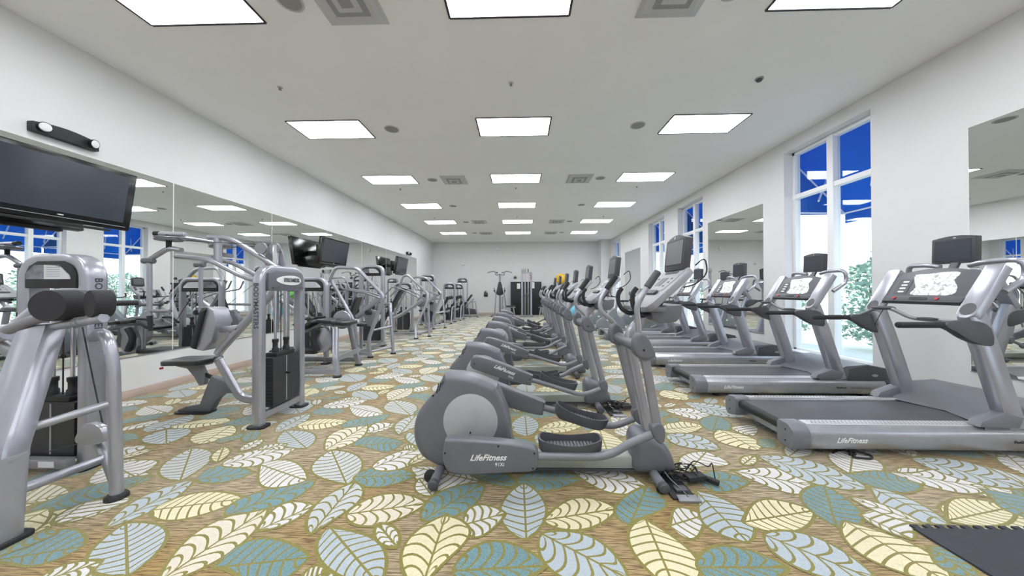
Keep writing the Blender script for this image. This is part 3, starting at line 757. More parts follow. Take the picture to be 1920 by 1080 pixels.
    for (a, b) in ((-.12, .26), (-.10, .30), (.11, .30), (.12, .26), (.1, .22), (-.12, .22)):
        OB('console_button', G().add(*slab(rrect(a-.012, a+.012, b-.008, b+.008, .004, 2), .003, .007)), GREYP, c)
    OB('accessory_tray', G().bx(.72, .90, -.19, .19, 1.225, 1.262), GREYM, e, bev=.012)
    to = [(.80, 1.25), (1.04, 1.28), (1.03, 1.19), (.99, 1.15), (.88, 1.14), (.82, 1.17)]
    OB('console_base', G().prism(to, -.15, .15), GREYP, e, bev=.02)
    OB('console_neck', G().tube([(.86, 0, 1.2), (1.02, 0, 1.42), (1.10, 0, 1.58)], rect=(.10, .05, .015), up=(1, 0, 0)), GREYD, e)
    tvo = [(-.14, 0), (.155, 0), (.155, .235)]+[(.155-.295*k/6, .235+.035*sin(pi*k/6)) for k in range(1, 6)]+[(-.14, .235)]
    B = tilted((1.035, .01, 1.528), (0, -1, 0), (.11, 0, .99))
    def slab2(pts, d0, d1):
        n = len(pts); V = [B(a, b, d0) for a, b in pts]+[B(a, b, d1) for a, b in pts]
        return V, [tuple(range(n)), tuple(range(2*n-1, n-1, -1))]+[(i, i+n, (i+1) % n+n, (i+1) % n) for i in range(n)]
    t = OB('television', G().add(*slab2(tvo, -.055, 0)), TVF, e, bev=.006)
    OB('screen_bezel', G().add(*slab2(rrect(-.122, .137, .038, .227, .006, 2), -.001, .001)), BLKP, t, smooth=False)
    OB('television_screen', G().add(*slab2(rrect(-.115, .13, .045, .22, .004, 2), -.001, .002)), SCREEN2, t, smooth=False)
    OB('television_badge', G().add(*slab2(rrect(-.012, .012, .238, .255, .008, 3), -.001, .003)), ALU, t)
    OB('television_cable', G().tube([(1.16, -.08, 1.56), (1.22, -.10, 1.62), (1.24, -.1, 1.5), (1.16, -.08, 1.42), (1.1, -.03, 1.40)], .005, 6, fil=.05), BLACK, t)
    return e
eA = elliptical(True); eB = elliptical(False)
eA.location = (.12, 2.45, 0); eA['label'] = 'nearest grey elliptical trainer, whole side and flywheel disc facing the camera'
EY = [3.85, 5.25, 6.5, 7.75, 9.1, 10.4]
EL = ['second grey elliptical trainer, directly behind the nearest one', 'third grey elliptical trainer from the camera in the middle row', 'fourth grey elliptical trainer from the camera in the middle row', 'fifth grey elliptical trainer from the camera in the middle row', 'sixth grey elliptical trainer from the camera in the middle row', 'farthest grey elliptical trainer of the middle row']
for i, y in enumerate(EY):
    loc = (.045 if i else .05, y, 0)
    src = eB if i in (0, 1, 3, 5) else eA
    if i == 0: eB.location = loc; eB['label'] = EL[0]
    else: DUP(src, None, loc, None, EL[i])

# ---------------------------------------------------------------- treadmills
def treadmill():
    """local x from the rear end of the deck to the console and hood; y = +-.42"""
    t = TH('treadmill', '', 'treadmill', (0, 0, 0), 0, 'treadmills facing the windows')
    for s in (-1, 1):
        pr = [(.425, .09), (.435, .15), (.425, .205), (.375, .245), (.29, .25), (.285, .24), (.285, .06), (.38, .05), (.41, .06)]
        pr = [(s*a, b) for a, b in pr]
        r = OB('side_rail', G().prism(pr, .08, 2.30, 'x'), ALU, t, bev=.008)
        ce = [(s*a, b) for a, b in [(.43, .09), (.44, .15), (.43, .215), (.38, .255), (.28, .26), (.265, .24), (.265, .075), (.38, .045), (.41, .055)]]
        c = OB('rail_end_cap', G().prism(ce, -.07, .08, 'x'), GREYM, t, bev=.014)
        for z in (.11, .2): OB('screw_cap', G().cyl((-.073, s*.36, z), (-.06, s*.36, z), .007, 8), BLKP, c)
        OB('front_end_cap', G().prism(ce, 2.30, 2.345, 'x'), GREYD, t, bev=.012)
        st = OB('foot_strip', G().prism([(s*.37, .2455), (s*.288, .2505), (s*.288, .2535), (s*.37, .2485)], .10, 1.60, 'x'), TREAD, t)
        g = G()
        for i in range(44):
            for j in range(3):
                x = .15+i*.032+(j % 2)*.016; y = s*(.303+j*.024); z = .2527-.0006*j
                g.add([(x, y-.0055, z+.0012), (x+.018, y-.0055, z+.0012), (x+.018, y+.0055, z+.0008), (x, y+.0055, z+.0008)], [(0, 1, 2, 3)])
        OB('grip_dimples', g, TREADD, st, smooth=False)
        if s < 0:
            fr = frame((1, 0, 0), (0, .0, 1))
            TXT('logo_lettering', 'LifeFitness', .058, WHITE, r, (.40, -.4365, .142), fr, shear=.45, off=.0012)
            TXT('deck_lettering', 'FlexDeck', .032, BLKP, r, (1.74, -.4365, .142), fr, off=.0004)
            TXT('deck_lettering', 'Shock Absorption System', .022, GREYP, r, (1.98, -.4365, .141), fr)
        # uprights
        y = s*.36
        u = OB('upright', G().tube([(1.77, y, .235), (1.55, y, .93), (1.46, y, 1.17)], rect=(.10, .155, .03), up=(1, 0, 0), fil=.1), SILVER, t)
        OB('upright_shoe', G().prism([(1.44, .25), (1.47, .30), (1.66, .37), (1.80, .33), (1.76, .245)], y-s*.03 if s > 0 else y-.055, y+.055 if s > 0 else y+.03), GREYM, t, bev=.012)
        A = tilted((1.40, y, 1.16), (0, -1, 0), (.52, 0, .854))
        def slab(pts, d0, d1, A=A):
            n = len(pts); V = [A(a, b, d0) for a, b in pts]+[A(a, b, d1) for a, b in pts]
            return V, [tuple(range(n)), tuple(range(2*n-1, n-1, -1))]+[(i, i+n, (i+1) % n+n, (i+1) % n) for i in range(n)]
        arm = OB('console_arm', G().add(*slab(smooth_outline([(-.06, .06), (-.06, .45), (-.045, .50), (.045, .50), (.06, .45), (.06, .06), (.04, .0), (0, -.018), (-.04, .0)], 3), -.07, .0)), SILVER, t, bev=.008)
        OB('cup_recess', G().add(*slab(smooth_outline([(.046*cos(k*pi/6), .065+.058*sin(k*pi/6)) for k in range(12)], 2), -.001, .003)), GREYD, arm)
        # handrail
        hr = [(1.20, 1.105), (1.30, 1.12), (1.45, 1.12), (1.55, 1.06), (1.57, .93), (1.50, .915), (1.36, .97), (1.27, 1.03), (1.20, 1.065)]
        hs = OB('handrail_shroud', G().prism(smooth_outline(hr, 2), y-.035+s*.02, y+.035+s*.02), GREYD, t, bev=.012)
        OB('handrail_grip', G().cyl((.83, y+s*.02, 1.085), (1.24, y+s*.02, 1.085), .0255, 16, ch=.012), FOAM, t)
        OB('top_loop', G().tube([(1.80, s*.10, 1.60), (1.80, s*.20, 1.625), (1.84, y+s*.035, 1.63), (1.86, y+s*.035, 1.48), (1.70, y+s*.02, 1.36)], .0225, 12, fil=.07), SILVER, t)
    # belt and roller
    OB('running_belt', G().bx(.0, 1.70, -.277, .277, .185, .232), BELT, t, bev=.01)
    OB('rear_roller', G().cyl((-.0, -.27, .19), (-.0, .27, .19), .042, 20), BLACK, t)
    OB('rear_crossbar', G().bx(.03, .09, -.28, .28, .075, .145), ALU, t, bev=.006)
    OB('deck_underframe', G().bx(.15, 2.3, -.27, .27, .03, .16), BLACK, t)
    for x in (.25, 2.1):
        for s in (-1, 1): OB('foot_pad', G().lathe((x, s*.3, 0), (0, 0, 1), [(0, .035), (.03, .03), (.06, .015)], 14), BLACK, t)
    # hood
    V = []; F = []; xs = [1.50, 1.66, 1.84, 2.10, 2.40, 2.48]; zc = [.236, .262, .33, .40, .365, .27]; ze = [.25, .33, .405, .425, .365, .27]
    ysn = [-.40, -.34, -.25, -.12, 0, .12, .25, .34, .40]
    for i, x in enumerate(xs):
        for j, yy in enumerate(ysn):
            k = abs(yy)/.40; off = .20*(1-k)**.8 if i < 2 else (.10*(1-k) if i == 2 else 0)
            z = zc[i]*(1-k**2)+ze[i]*k**2
            V.append((x+off*(-1 if False else 1), yy, z))
    W = len(ysn)
    for i in range(len(xs)-1):
        for j in range(W-1): F.append((i*W+j, i*W+j+1, (i+1)*W+j+1, (i+1)*W+j))
    nb = len(V)
    for i, x in enumerate(xs):
        for j in (0, W-1): V.append((V[i*W+j][0], V[i*W+j][1], .19))
    for i in range(len(xs)-1):
        F.append((i*W, (i+1)*W, nb+2*(i+1), nb+2*i)); F.append((i*W+W-1, nb+2*i+1, nb+2*(i+1)+1, (i+1)*W+W-1))
    OB('motor_hood', G().add(V, F), GREYM, t)
    fb = OB('front_housing', G().prism([(1.90, .23), (2.40, .30), (2.50, .25), (2.52, .07), (1.90, .07)], -.39, .39), GREYD, t, bev=.02)
    for s in (-1, 1): OB('hood_side', G().prism([(1.84, .22), (1.88, .37), (2.10, .415), (2.40, .36), (2.49, .26), (2.49, .18)], min(s*.385, s*.408), max(s*.385, s*.408)), GREYD, t, bev=.006)
    OB('logo_badge', G().prism(smooth_outline([(2.18+.04*cos(k*pi/5), .29+.016*sin(k*pi/5)) for k in range(10)], 2), -.412, -.405), ALU, fb)
    # console panel
    A = tilted((1.40, 0, 1.16), (0, -1, 0), (.52, 0, .854))
    def slab(pts, d0, d1):
        n = len(pts); V = [A(a, b, d0) for a, b in pts]+[A(a, b, d1) for a, b in pts]
        return V, [tuple(range(n)), tuple(range(2*n-1, n-1, -1))]+[(i, i+n, (i+1) % n+n, (i+1) % n) for i in range(n)]
    arc = [(.30-.60*k/8, .45+.05*sin(pi*k/8)) for k in range(9)]
    c = OB('console', G().add(*slab([(-.30, .14), (.30, .14)]+arc, -.06, -.006)), mat('console_panel_grey', S(84, 83, 90), .4), t, bev=.008)
    OB('console_lip', G().add(*slab(rrect(-.30, .30, .12, .185, .015), -.05, .006)), GREYD, c, bev=.005)
    dm = film_mat()
    OB('display_window', G().add(*slab(smooth_outline([(-.10, .205), (-.09, .28), (-.13, .36), (-.15, .43), (-.05, .435), (.06, .45), (.17, .44), (.16, .36), (.21, .28), (.20, .205), (.05, .198)], 3), -.007, -.003)), dm, c)
    OB('keypad', G().add(*slab(rrect(-.25, -.14, .215, .38, .01), -.007, -.003)), GREYD, c)
    for k in range(4): OB('console_button', G().add(*slab(rrect(-.215, -.165, .227+.038*k, .243+.038*k, .006, 2), -.004, .0)), WHITE, c)
    OB('console_vent', G().add(*slab(rrect(-.08, .06, .14, .168, .013), .004, .009)), BLKP, c)
    for a in (-.20, .13): OB('stop_button', G().add(*slab(smooth_outline([(a+.014*cos(k*pi/4), .155+.014*sin(k*pi/4)) for k in range(8)], 2), .004, .016)), RED, c)
    # sensor bar
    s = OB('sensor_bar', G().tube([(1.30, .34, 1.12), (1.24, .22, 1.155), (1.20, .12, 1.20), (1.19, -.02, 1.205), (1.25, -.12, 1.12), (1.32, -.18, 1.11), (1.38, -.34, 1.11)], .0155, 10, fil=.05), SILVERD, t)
    OB('sensor_pod', G().lathe((1.20, .05, 1.185), (0, 0, 1), [(0, .03), (.01, .075), (.022, .08), (.034, .06), (.037, .04), (.03, .03)], 24), GREYD, s)
    OB('sensor_pod', G().lathe((1.30, -.2, 1.11), (0, 0, 1), [(0, .03), (.008, .06), (.018, .06), (.024, .03)], 24), GREYD, s)
    OB('safety_cord', G().tube([(1.42, .2, 1.27), (1.36, .24, 1.1), (1.38, .3, 1.0), (1.46, .33, 1.02), (1.44, .34, 1.1)], .003, 6, fil=.05), BLACK, s)
    # television
    B = tilted((1.80, 0, 1.625), (0, -1, 0), (.03, 0, 1))
    def slab2(pts, d0, d1):
        n = len(pts); V = [B(a, b, d0) for a, b in pts]+[B(a, b, d1) for a, b in pts]
        return V, [tuple(range(n)), tuple(range(2*n-1, n-1, -1))]+[(i, i+n, (i+1) % n+n, (i+1) % n) for i in range(n)]
    tvo = [(-.168, .004), (.138, .004), (.138, .245)]+[(.138-.306*k/6, .245+.022*sin(pi*k/6)) for k in range(1, 6)]+[(-.168, .245)]
    tv_ = OB('television', G().add(*slab2(tvo, -.06, 0)), TVF, t, bev=.006)
    OB('television_screen', G().add(*slab2(rrect(-.143, .113, .03, .225, .004, 2), -.001, .002)), SCREEN, tv_, smooth=False)
    OB('television_badge', G().add(*slab2(rrect(-.011, .011, .237, .252, .007, 3), -.001, .003)), ALU, tv_)
    OB('television_post', G().tube([(1.82, 0, 1.64), (1.78, 0, 1.56), (1.66, 0, 1.50)], rect=(.06, .03, .008)), GREYD, tv_)
    return t
def film_mat():
    m = bpy.data.materials.new('crumpled_display_film'); m.use_nodes = True; n = m.node_tree.nodes; l = m.node_tree.links; b = n['Principled BSDF']
    b.inputs['Roughness'].default_value = .3
    t = n.new('ShaderNodeTexCoord'); a = n.new('ShaderNodeTexNoise'); a.inputs['Scale'].default_value = 22; a.inputs['Detail'].default_value = 6; a.inputs['Distortion'].default_value = 1.2
    r = n.new('ShaderNodeValToRGB'); r.color_ramp.elements[0].position = .36; r.color_ramp.elements[1].position = .52
    r.color_ramp.elements[0].color = (*S(150, 151, 156), 1); r.color_ramp.elements[1].color = (*S(235, 235, 238), 1)
    l.new(t.outputs['Object'], a.inputs[0]); l.new(a.outputs[0], r.inputs[0]); l.new(r.outputs[0], b.inputs['Base Color'])
    bp = n.new('ShaderNodeBump'); bp.inputs['Strength'].default_value = .6; bp.inputs['Distance'].default_value = .01
    l.new(a.outputs[0], bp.inputs['Height']); l.new(bp.outputs[0], b.inputs['Normal'])
    return m
t0 = treadmill()
TL = ['nearest silver treadmill at the right, its front cut by the frame edge', 'second silver treadmill from the camera, in front of the large window', 'third silver treadmill from the camera, in front of the wall mirror', 'fourth silver treadmill from the camera, beyond the mirror pier', 'farthest silver treadmill of the row by the windows']
for i, y in enumerate((3.13, 4.58, 6.12, 7.65, 9.15)):
    loc = (2.31 if i < 3 else 2.38, y, 0)
    if i == 0: t0.location = loc; t0['label'] = TL[0]
    else: DUP(t0, None, loc, None, TL[i])

# ---------------------------------------------------------------- strength machines
def XF(g, M): g.v = [tuple(M @ Vector(v)) for v in g.v]; return g
class WB:
    """adds parts given in room coordinates to a thing standing at root.location"""
    def __init__(s, root): s.r = root; s.M = Matrix.Translation(-Vector(root.location))
    def __call__(s, name, g, m, bev=0, parent=None, segs=2, smooth=True): return OB(name, XF(g, s.M), m, parent or s.r, bev=bev, segs=segs, smooth=smooth)
RS = (.085, .06, .018)
def tower(w_, cx, cy, rz, w, h, sec=(.09, .15), stack=(.40, .62), sx=0, letters=None, premier=False, z0=.14, plates=15, rail=True, nocap=False, feet=True):
    """inverted-U weight tower; local front is -y"""
    M = Matrix.Translation((cx, cy, 0)) @ Matrix.Rotation(rz, 4, 'Z'); a, d = sec
    def P(name, g, m, **k): return w_(name, XF(g, M), m, **k)
    X = w/2-a/2
    fr = P('tower_frame', G().tube([(-X, 0, .02), (-X, 0, h-.035), (X, 0, h-.035), (X, 0, .02)], rect=(d, a*.8, .02), up=(1, 0, 0), fil=.16, fn=7) if False else utube(X, h, a, d), SILVER)
    for s in (-1, 1):
        if feet: P('foot_plate', G().prism(rrect(s*X-.07, s*X+.07, -d/2-.04, d/2+.04, .04), 0, .022, 'z'), BLACK, bev=.005)
    if rail: P('base_rail', G().bx(-X, X, -.035, .035, .07, .14), SILVER, bev=.008)
    if not nocap:
        zt = h-.06; zb = h-.27; wi = X-a/2+.002
        o = [(-wi, zb), (wi, zb), (wi, zt-.10), (wi-.03, zt-.04), (wi-.10, zt), (-wi+.10, zt), (-wi+.03, zt-.04), (-wi, zt-.10)]
        if premier:
            V = []; n = 9
            for k in range(n):
                x = -wi+2*wi*k/(n-1); y = -d/2-.02-.05*sin(pi*k/(n-1)); zz = zt-.0 if 0 < k < n-1 else zt-.03
                V += [(x, y, zb), (x, y, zz), (x, -.02, zb), (x, -.02, zz)]
            F = []
            for k in range(n-1):
                b = 4*k; c = b+4; F += [(b, c, c+1, b+1), (b+2, b+3, c+3, c+2), (b, b+2, c+2, c), (b+1, c+1, c+3, b+3)]
            F += [(0, 1, 3, 2), (4*(n-1), 4*(n-1)+2, 4*(n-1)+3, 4*(n-1)+1)]
            cap = P('tower_cap', G().add(V, F), GREYP, bev=.006)
            P('cap_groove', G().bx(-wi+.03, wi-.03, -d/2-.05, -.03, zb+.03, zb+.036), GREYD, parent=cap)
            el = [(.185*cos(2*pi*k/32), (zt+zb)/2+.01+.052*sin(2*pi*k/32)) for k in range(32)]
            V = []; 
            def yb(x): return -d/2-.022-.05*sin(pi*min(1, max(0, (x+wi)/(2*wi))))
            for x, z in el: V.append((x, yb(x)-.004, z))
            for x, z in el: V.append((x, yb(x)+.004, z))
            cols = 32
            F = [(i, (i+1) % cols, cols+(i+1) % cols, cols+i) for i in range(cols)]
            for i in range(cols//2): 
                a1, a2, b1, b2 = i, i+1, (cols-i) % cols, cols-i-1
                F.append(tuple(dict.fromkeys((a1, a2, b2, b1))))
            F = [f for f in F if len(set(f)) > 2]
            bd = P('name_badge', G().add(V, F), WHITE, parent=cap, smooth=False)
            fm = Matrix.Rotation(rz, 3, 'Z') @ frame((1, 0, 0), (0, 0, 1))
            o_ = TXT('badge_lettering', 'PREMIER', .062, GREYM, cap, (0, 0, 0), fm, off=.0008, ext=.006)
            o_.matrix_local = Matrix.Translation((M @ Vector((0.0, -d/2-.076, (zt+zb)/2+.01)))-Vector(w_.r.location)) @ fm.to_4x4()
        else:
            cap = P('tower_cap', G().prism(o, -d/2-.005, .02), BLACK, bev=.008)
            P('placard_plate', G().prism([(-wi+.02, zb+.07), (-.04, zb+.07), (-.04, zt-.03), (-wi+.09, zt-.03), (-wi+.02, zt-.09)], -d/2-.012, -d/2-.004), mat('placard_photo', S(120, 122, 132), .3, .3, noise=.5, nscale=14), parent=cap)
            for k in range(6): P('text_line', G().bx(-.02, wi-.12, -d/2-.0135, -d/2-.0115, zb+.09+k*.017, zb+.094+k*.017), SPKM, parent=cap)
            P('placard', G().prism([(-.04, zb+.07), (wi-.04, zb+.07), (wi-.05, zb+.10), (wi-.12, zt-.045), (wi-.2, zt-.03), (-.04, zt-.03)], -d/2-.012, -d/2-.004), PAPER, parent=cap)
    sw, sh = stack; sd = .13
    if plates:
        N = plates; ph = (sh-z0)/N; o = []
        for k in range(N):
            o += [(sw/2, z0+k*ph+.003), (sw/2, z0+(k+1)*ph-.003), (sw/2-.006, z0+(k+1)*ph)]
        q = [(-x, z) for x, z in o[::-1]]
        st = P('weight_stack', G().prism([(x+sx, z) for x, z in o+q], -sd/2, sd/2), PLATE, smooth=False)
        P('stack_cap', G().bx(sx-sw*.36, sx+sw*.36, -.06, .06, sh, sh+.04), BLACK, bev=.006, parent=st)
        g = P('selector_strip', G().bx(sx-.006, sx+.006, -sd/2-.003, -sd/2+.002, z0+.02, sh-.01), mat('selector_strip', S(150, 150, 155), .4), parent=st)
        for s in (-1, 1):
            P('rod_bushing', G().lathe((sx+s*.08, 0, sh+.03), (0, 0, 1), [(0, .032), (.05, .032), (.06, .024), (.11, .024), (.12, .03), (.15, .03)], 14), BLACK, parent=st)
        P('selector_pin', G().cyl((sx, -sd/2-.045, z0+.62*(sh-z0)), (sx, -sd/2+.01, z0+.62*(sh-z0)), .012, 10), BRASS if sec[1] == .14 else BLACK, parent=st)
    for s in (-1, 1): P('guide_rod', G().cyl((sx+s*.08, 0, z0-.03), (sx+s*.08, 0, h-.15), .0125, 12), CHROME)
    P('lift_cable', G().cyl((sx, 0, sh+.03), (sx, 0, h-.12), .005, 8), BLACK)
    if letters:
        sgn = letters; n = Vector((sgn, 0, 0)); xd = Vector((0, 0, -1)); fm = Matrix.Rotation(rz, 3, 'Z') @ frame(xd, n.cross(xd))
        o_ = TXT('frame_lettering', 'BODYMASTERS', .068, GREYD, fr, (0, 0, 0), fm, off=.0012)
        o_.matrix_local = Matrix.Translation((M @ Vector((sgn*(X+a/2+.001), 0.0, h-.42)))-Vector(w_.r.location)) @ fm.to_4x4()
    return fr
def utube(X, h, a, d):
    P = [(-X, 0, .02), (-X, 0, h-a/2), (X, 0, h-a/2), (X, 0, .02)]
    pts = fillet(P, .17, 8); V = []; c = .022; sec = []
    for qx, qy, a0 in ((1, 1, 0), (-1, 1, 90), (-1, -1, 180), (1, -1, 270)):
        for k in range(4):
            t = radians(a0+k*30); sec.append((qx*(a/2-c)+c*cos(t), qy*(d/2-c)+c*sin(t)))
    n = len(pts); K = len(sec)
    for i, p in enumerate(pts):
        if i == 0: t = pts[1]-p
        elif i == n-1: t = p-pts[-2]
        else: t = (pts[i+1]-p).normalized()+(p-pts[i-1]).normalized()
        t.normalize(); nx = Vector((t.z, 0, -t.x))
        for u, v in sec: V.append(p+nx*u+Vector((0, 1, 0))*v)
    F = [(i*K+k, i*K+(k+1) % K, (i+1)*K+(k+1) % K, (i+1)*K+k) for i in range(n-1) for k in range(K)]
    F += [tuple(range(K))[::-1], tuple((n-1)*K+k for k in range(K))]
    return G().add(V, F)
def pad(w_, a, b, wid, th, up, name='pad', m=None, parent=None):
    """upholstered pad from a to b, width wid, thickness th along up"""
    a, b = Vector(a), Vector(b); d = (b-a); L = d.length; d.normalize(); u = Vector(up); u = (u-d*u.dot(d)).normalized(); s = d.cross(u)
    o = rrect(-wid/2, wid/2, 0, L, min(wid, L)*.18); n = len(o)
    V = [a+s*x+d*z for x, z in o]+[a+s*x+d*z+u*th for x, z in o]
    F = [tuple(range(n)), tuple(range(2*n-1, n-1, -1))]+[(i, i+n, (i+1) % n+n, (i+1) % n) for i in range(n)]
    return w_(name, G().add(V, F), m or VINYL, bev=th*.3, segs=3, parent=parent)
def foot(w_, x, y, r=.05): return w_('rubber_foot', G().lathe((x, y, 0), (0, 0, 1), [(0, r), (.02, r), (.035, r*.8)], 16), BLACK)

# --- the roller machine, nearest on the left
def machine_roller():
    r = TH('seated_leg_machine', 'nearest silver strength machine at the left edge with two fat black foam rollers', 'strength machine', (-3.3, 2.3, 0))
    w = WB(r)
    tower(w, -3.64, 2.45, 0, .57, 1.675, sec=(.08, .14), stack=(.38, .52), sx=.0, letters=1, z0=.1, plates=14)
    col = w('main_column', G().tube([(-2.88, 1.68, .02), (-2.88, 1.70, .50), (-3.12, 2.0, 1.12)], rect=(.12, .19, .03), up=(1, 0, 0), fil=.07), SILVER)
    w('foot_plate', G().prism(rrect(-3.0, -2.76, 1.60, 1.77, .04), 0, .025, 'z'), BLACK, bev=.006)
    w('column_collar', G().tube([(-2.88, 1.695, .45), (-2.88, 1.695, .475)], rect=(.128, .198, .03), up=(1, 0, 0)), SILVER)
    leg = w('front_leg', G().tube([(-3.34, 2.42, 1.02), (-2.96, 2.17, 1.09), (-2.77, 2.07, 1.08), (-2.715, 2.06, .9), (-2.69, 2.065, .02)], .033, 16, fil=.12, fn=8), SILVER)
    foot(w, -2.69, 2.065, .058)
    w('cross_rung', G().cyl((-2.90, 1.76, .57), (-2.71, 2.06, .64), .024, 14), SILVER)
    w('cross_rung', G().cyl((-2.88, 1.72, .24), (-2.87, 2.13, .23), .028, 14), SILVER)
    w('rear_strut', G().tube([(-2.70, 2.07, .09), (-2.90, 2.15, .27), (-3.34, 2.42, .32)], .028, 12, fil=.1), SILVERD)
    w('floor_rail', G().bx(-3.86, -3.40, 2.30, 2.36, .05, .12), SILVERD, bev=.008)
    w('caution_sticker', G().bx(-3.60, -3.48, 2.296, 2.3005, .065, .108), PAPER)
    # pulley near the leg
    w('pulley_bracket', G().prism(smooth_outline([(-3.09, .37), (-3.02, .46), (-2.92, .44), (-2.89, .36), (-2.93, .32), (-3.07, .32)], 3), 2.14, 2.18), SILVER, bev=.004)
    w('pulley_wheel', G().lathe((-3.0, 2.18, .385), (0, 1, 0), [(0, .06), (.01, .05), (.02, .06)], 20), GREYD)
    w('pull_cable', G().tube([(-3.30, 2.3, 1.25), (-3.14, 2.25, .85), (-2.95, 2.19, .40), (-3.02, 2.19, .33), (-3.6, 2.34, .16)], .0045, 6, fil=.04), BLACK)
    # rollers
    bar = w('roller_bar', G().tube([(-3.50, 2.05, 1.13), (-3.05, 2.0, 1.15), (-2.66, 1.97, 1.21)], .028, 14, fil=.1), SILVER)
    w('bar_collar', G().cyl((-2.86, 1.986, 1.178), (-2.82, 1.983, 1.184), .034, 14), SILVERD, parent=bar)
    sup = w('roller_support', G().tube([(-3.36, 2.04, 1.13), (-3.24, 2.08, 1.27), (-3.12, 2.10, 1.38), (-2.94, 2.05, 1.36)], rect=(.06, .10, .025), up=(0, 1, 0), fil=.1), SILVER)
    w('roller_support', G().tube([(-3.34, 2.0, 1.13), (-3.1, 1.95, 1.20), (-2.96, 1.96, 1.24)], .032, 14, fil=.05), SILVERD)
    w('foam_roller', G().lathe((-2.93, 1.90, 1.29), (-.22, .97, 0), [(0, .062), (.0, .094), (.006, .098), (.14, .098), (.15, .09)], 36), FOAM)
    w('foam_roller', G().lathe((-2.73, 1.95, 1.30), (.34, .94, 0), [(0, .07), (.0, .084), (.006, .087), (.085, .087), (.09, .08)], 36), FOAM)
    w('roller_axle', G().cyl((-2.71, 2.0, 1.30), (-2.66, 2.15, 1.30), .018, 12), BLACK)
    w('lower_arm', G().tube([(-4.0, 2.25, 1.12), (-3.5, 2.16, .93), (-3.08, 1.96, .78)], rect=(.08, .11, .025), up=(0, 0, 1), fil=.05), SILVER)
    w('seat_frame', G().tube([(-4.2, 2.3, .98), (-3.72, 2.12, 1.06), (-3.5, 2.1, 1.10)], .05, 14, fil=.05), SILVER)
machine_roller()

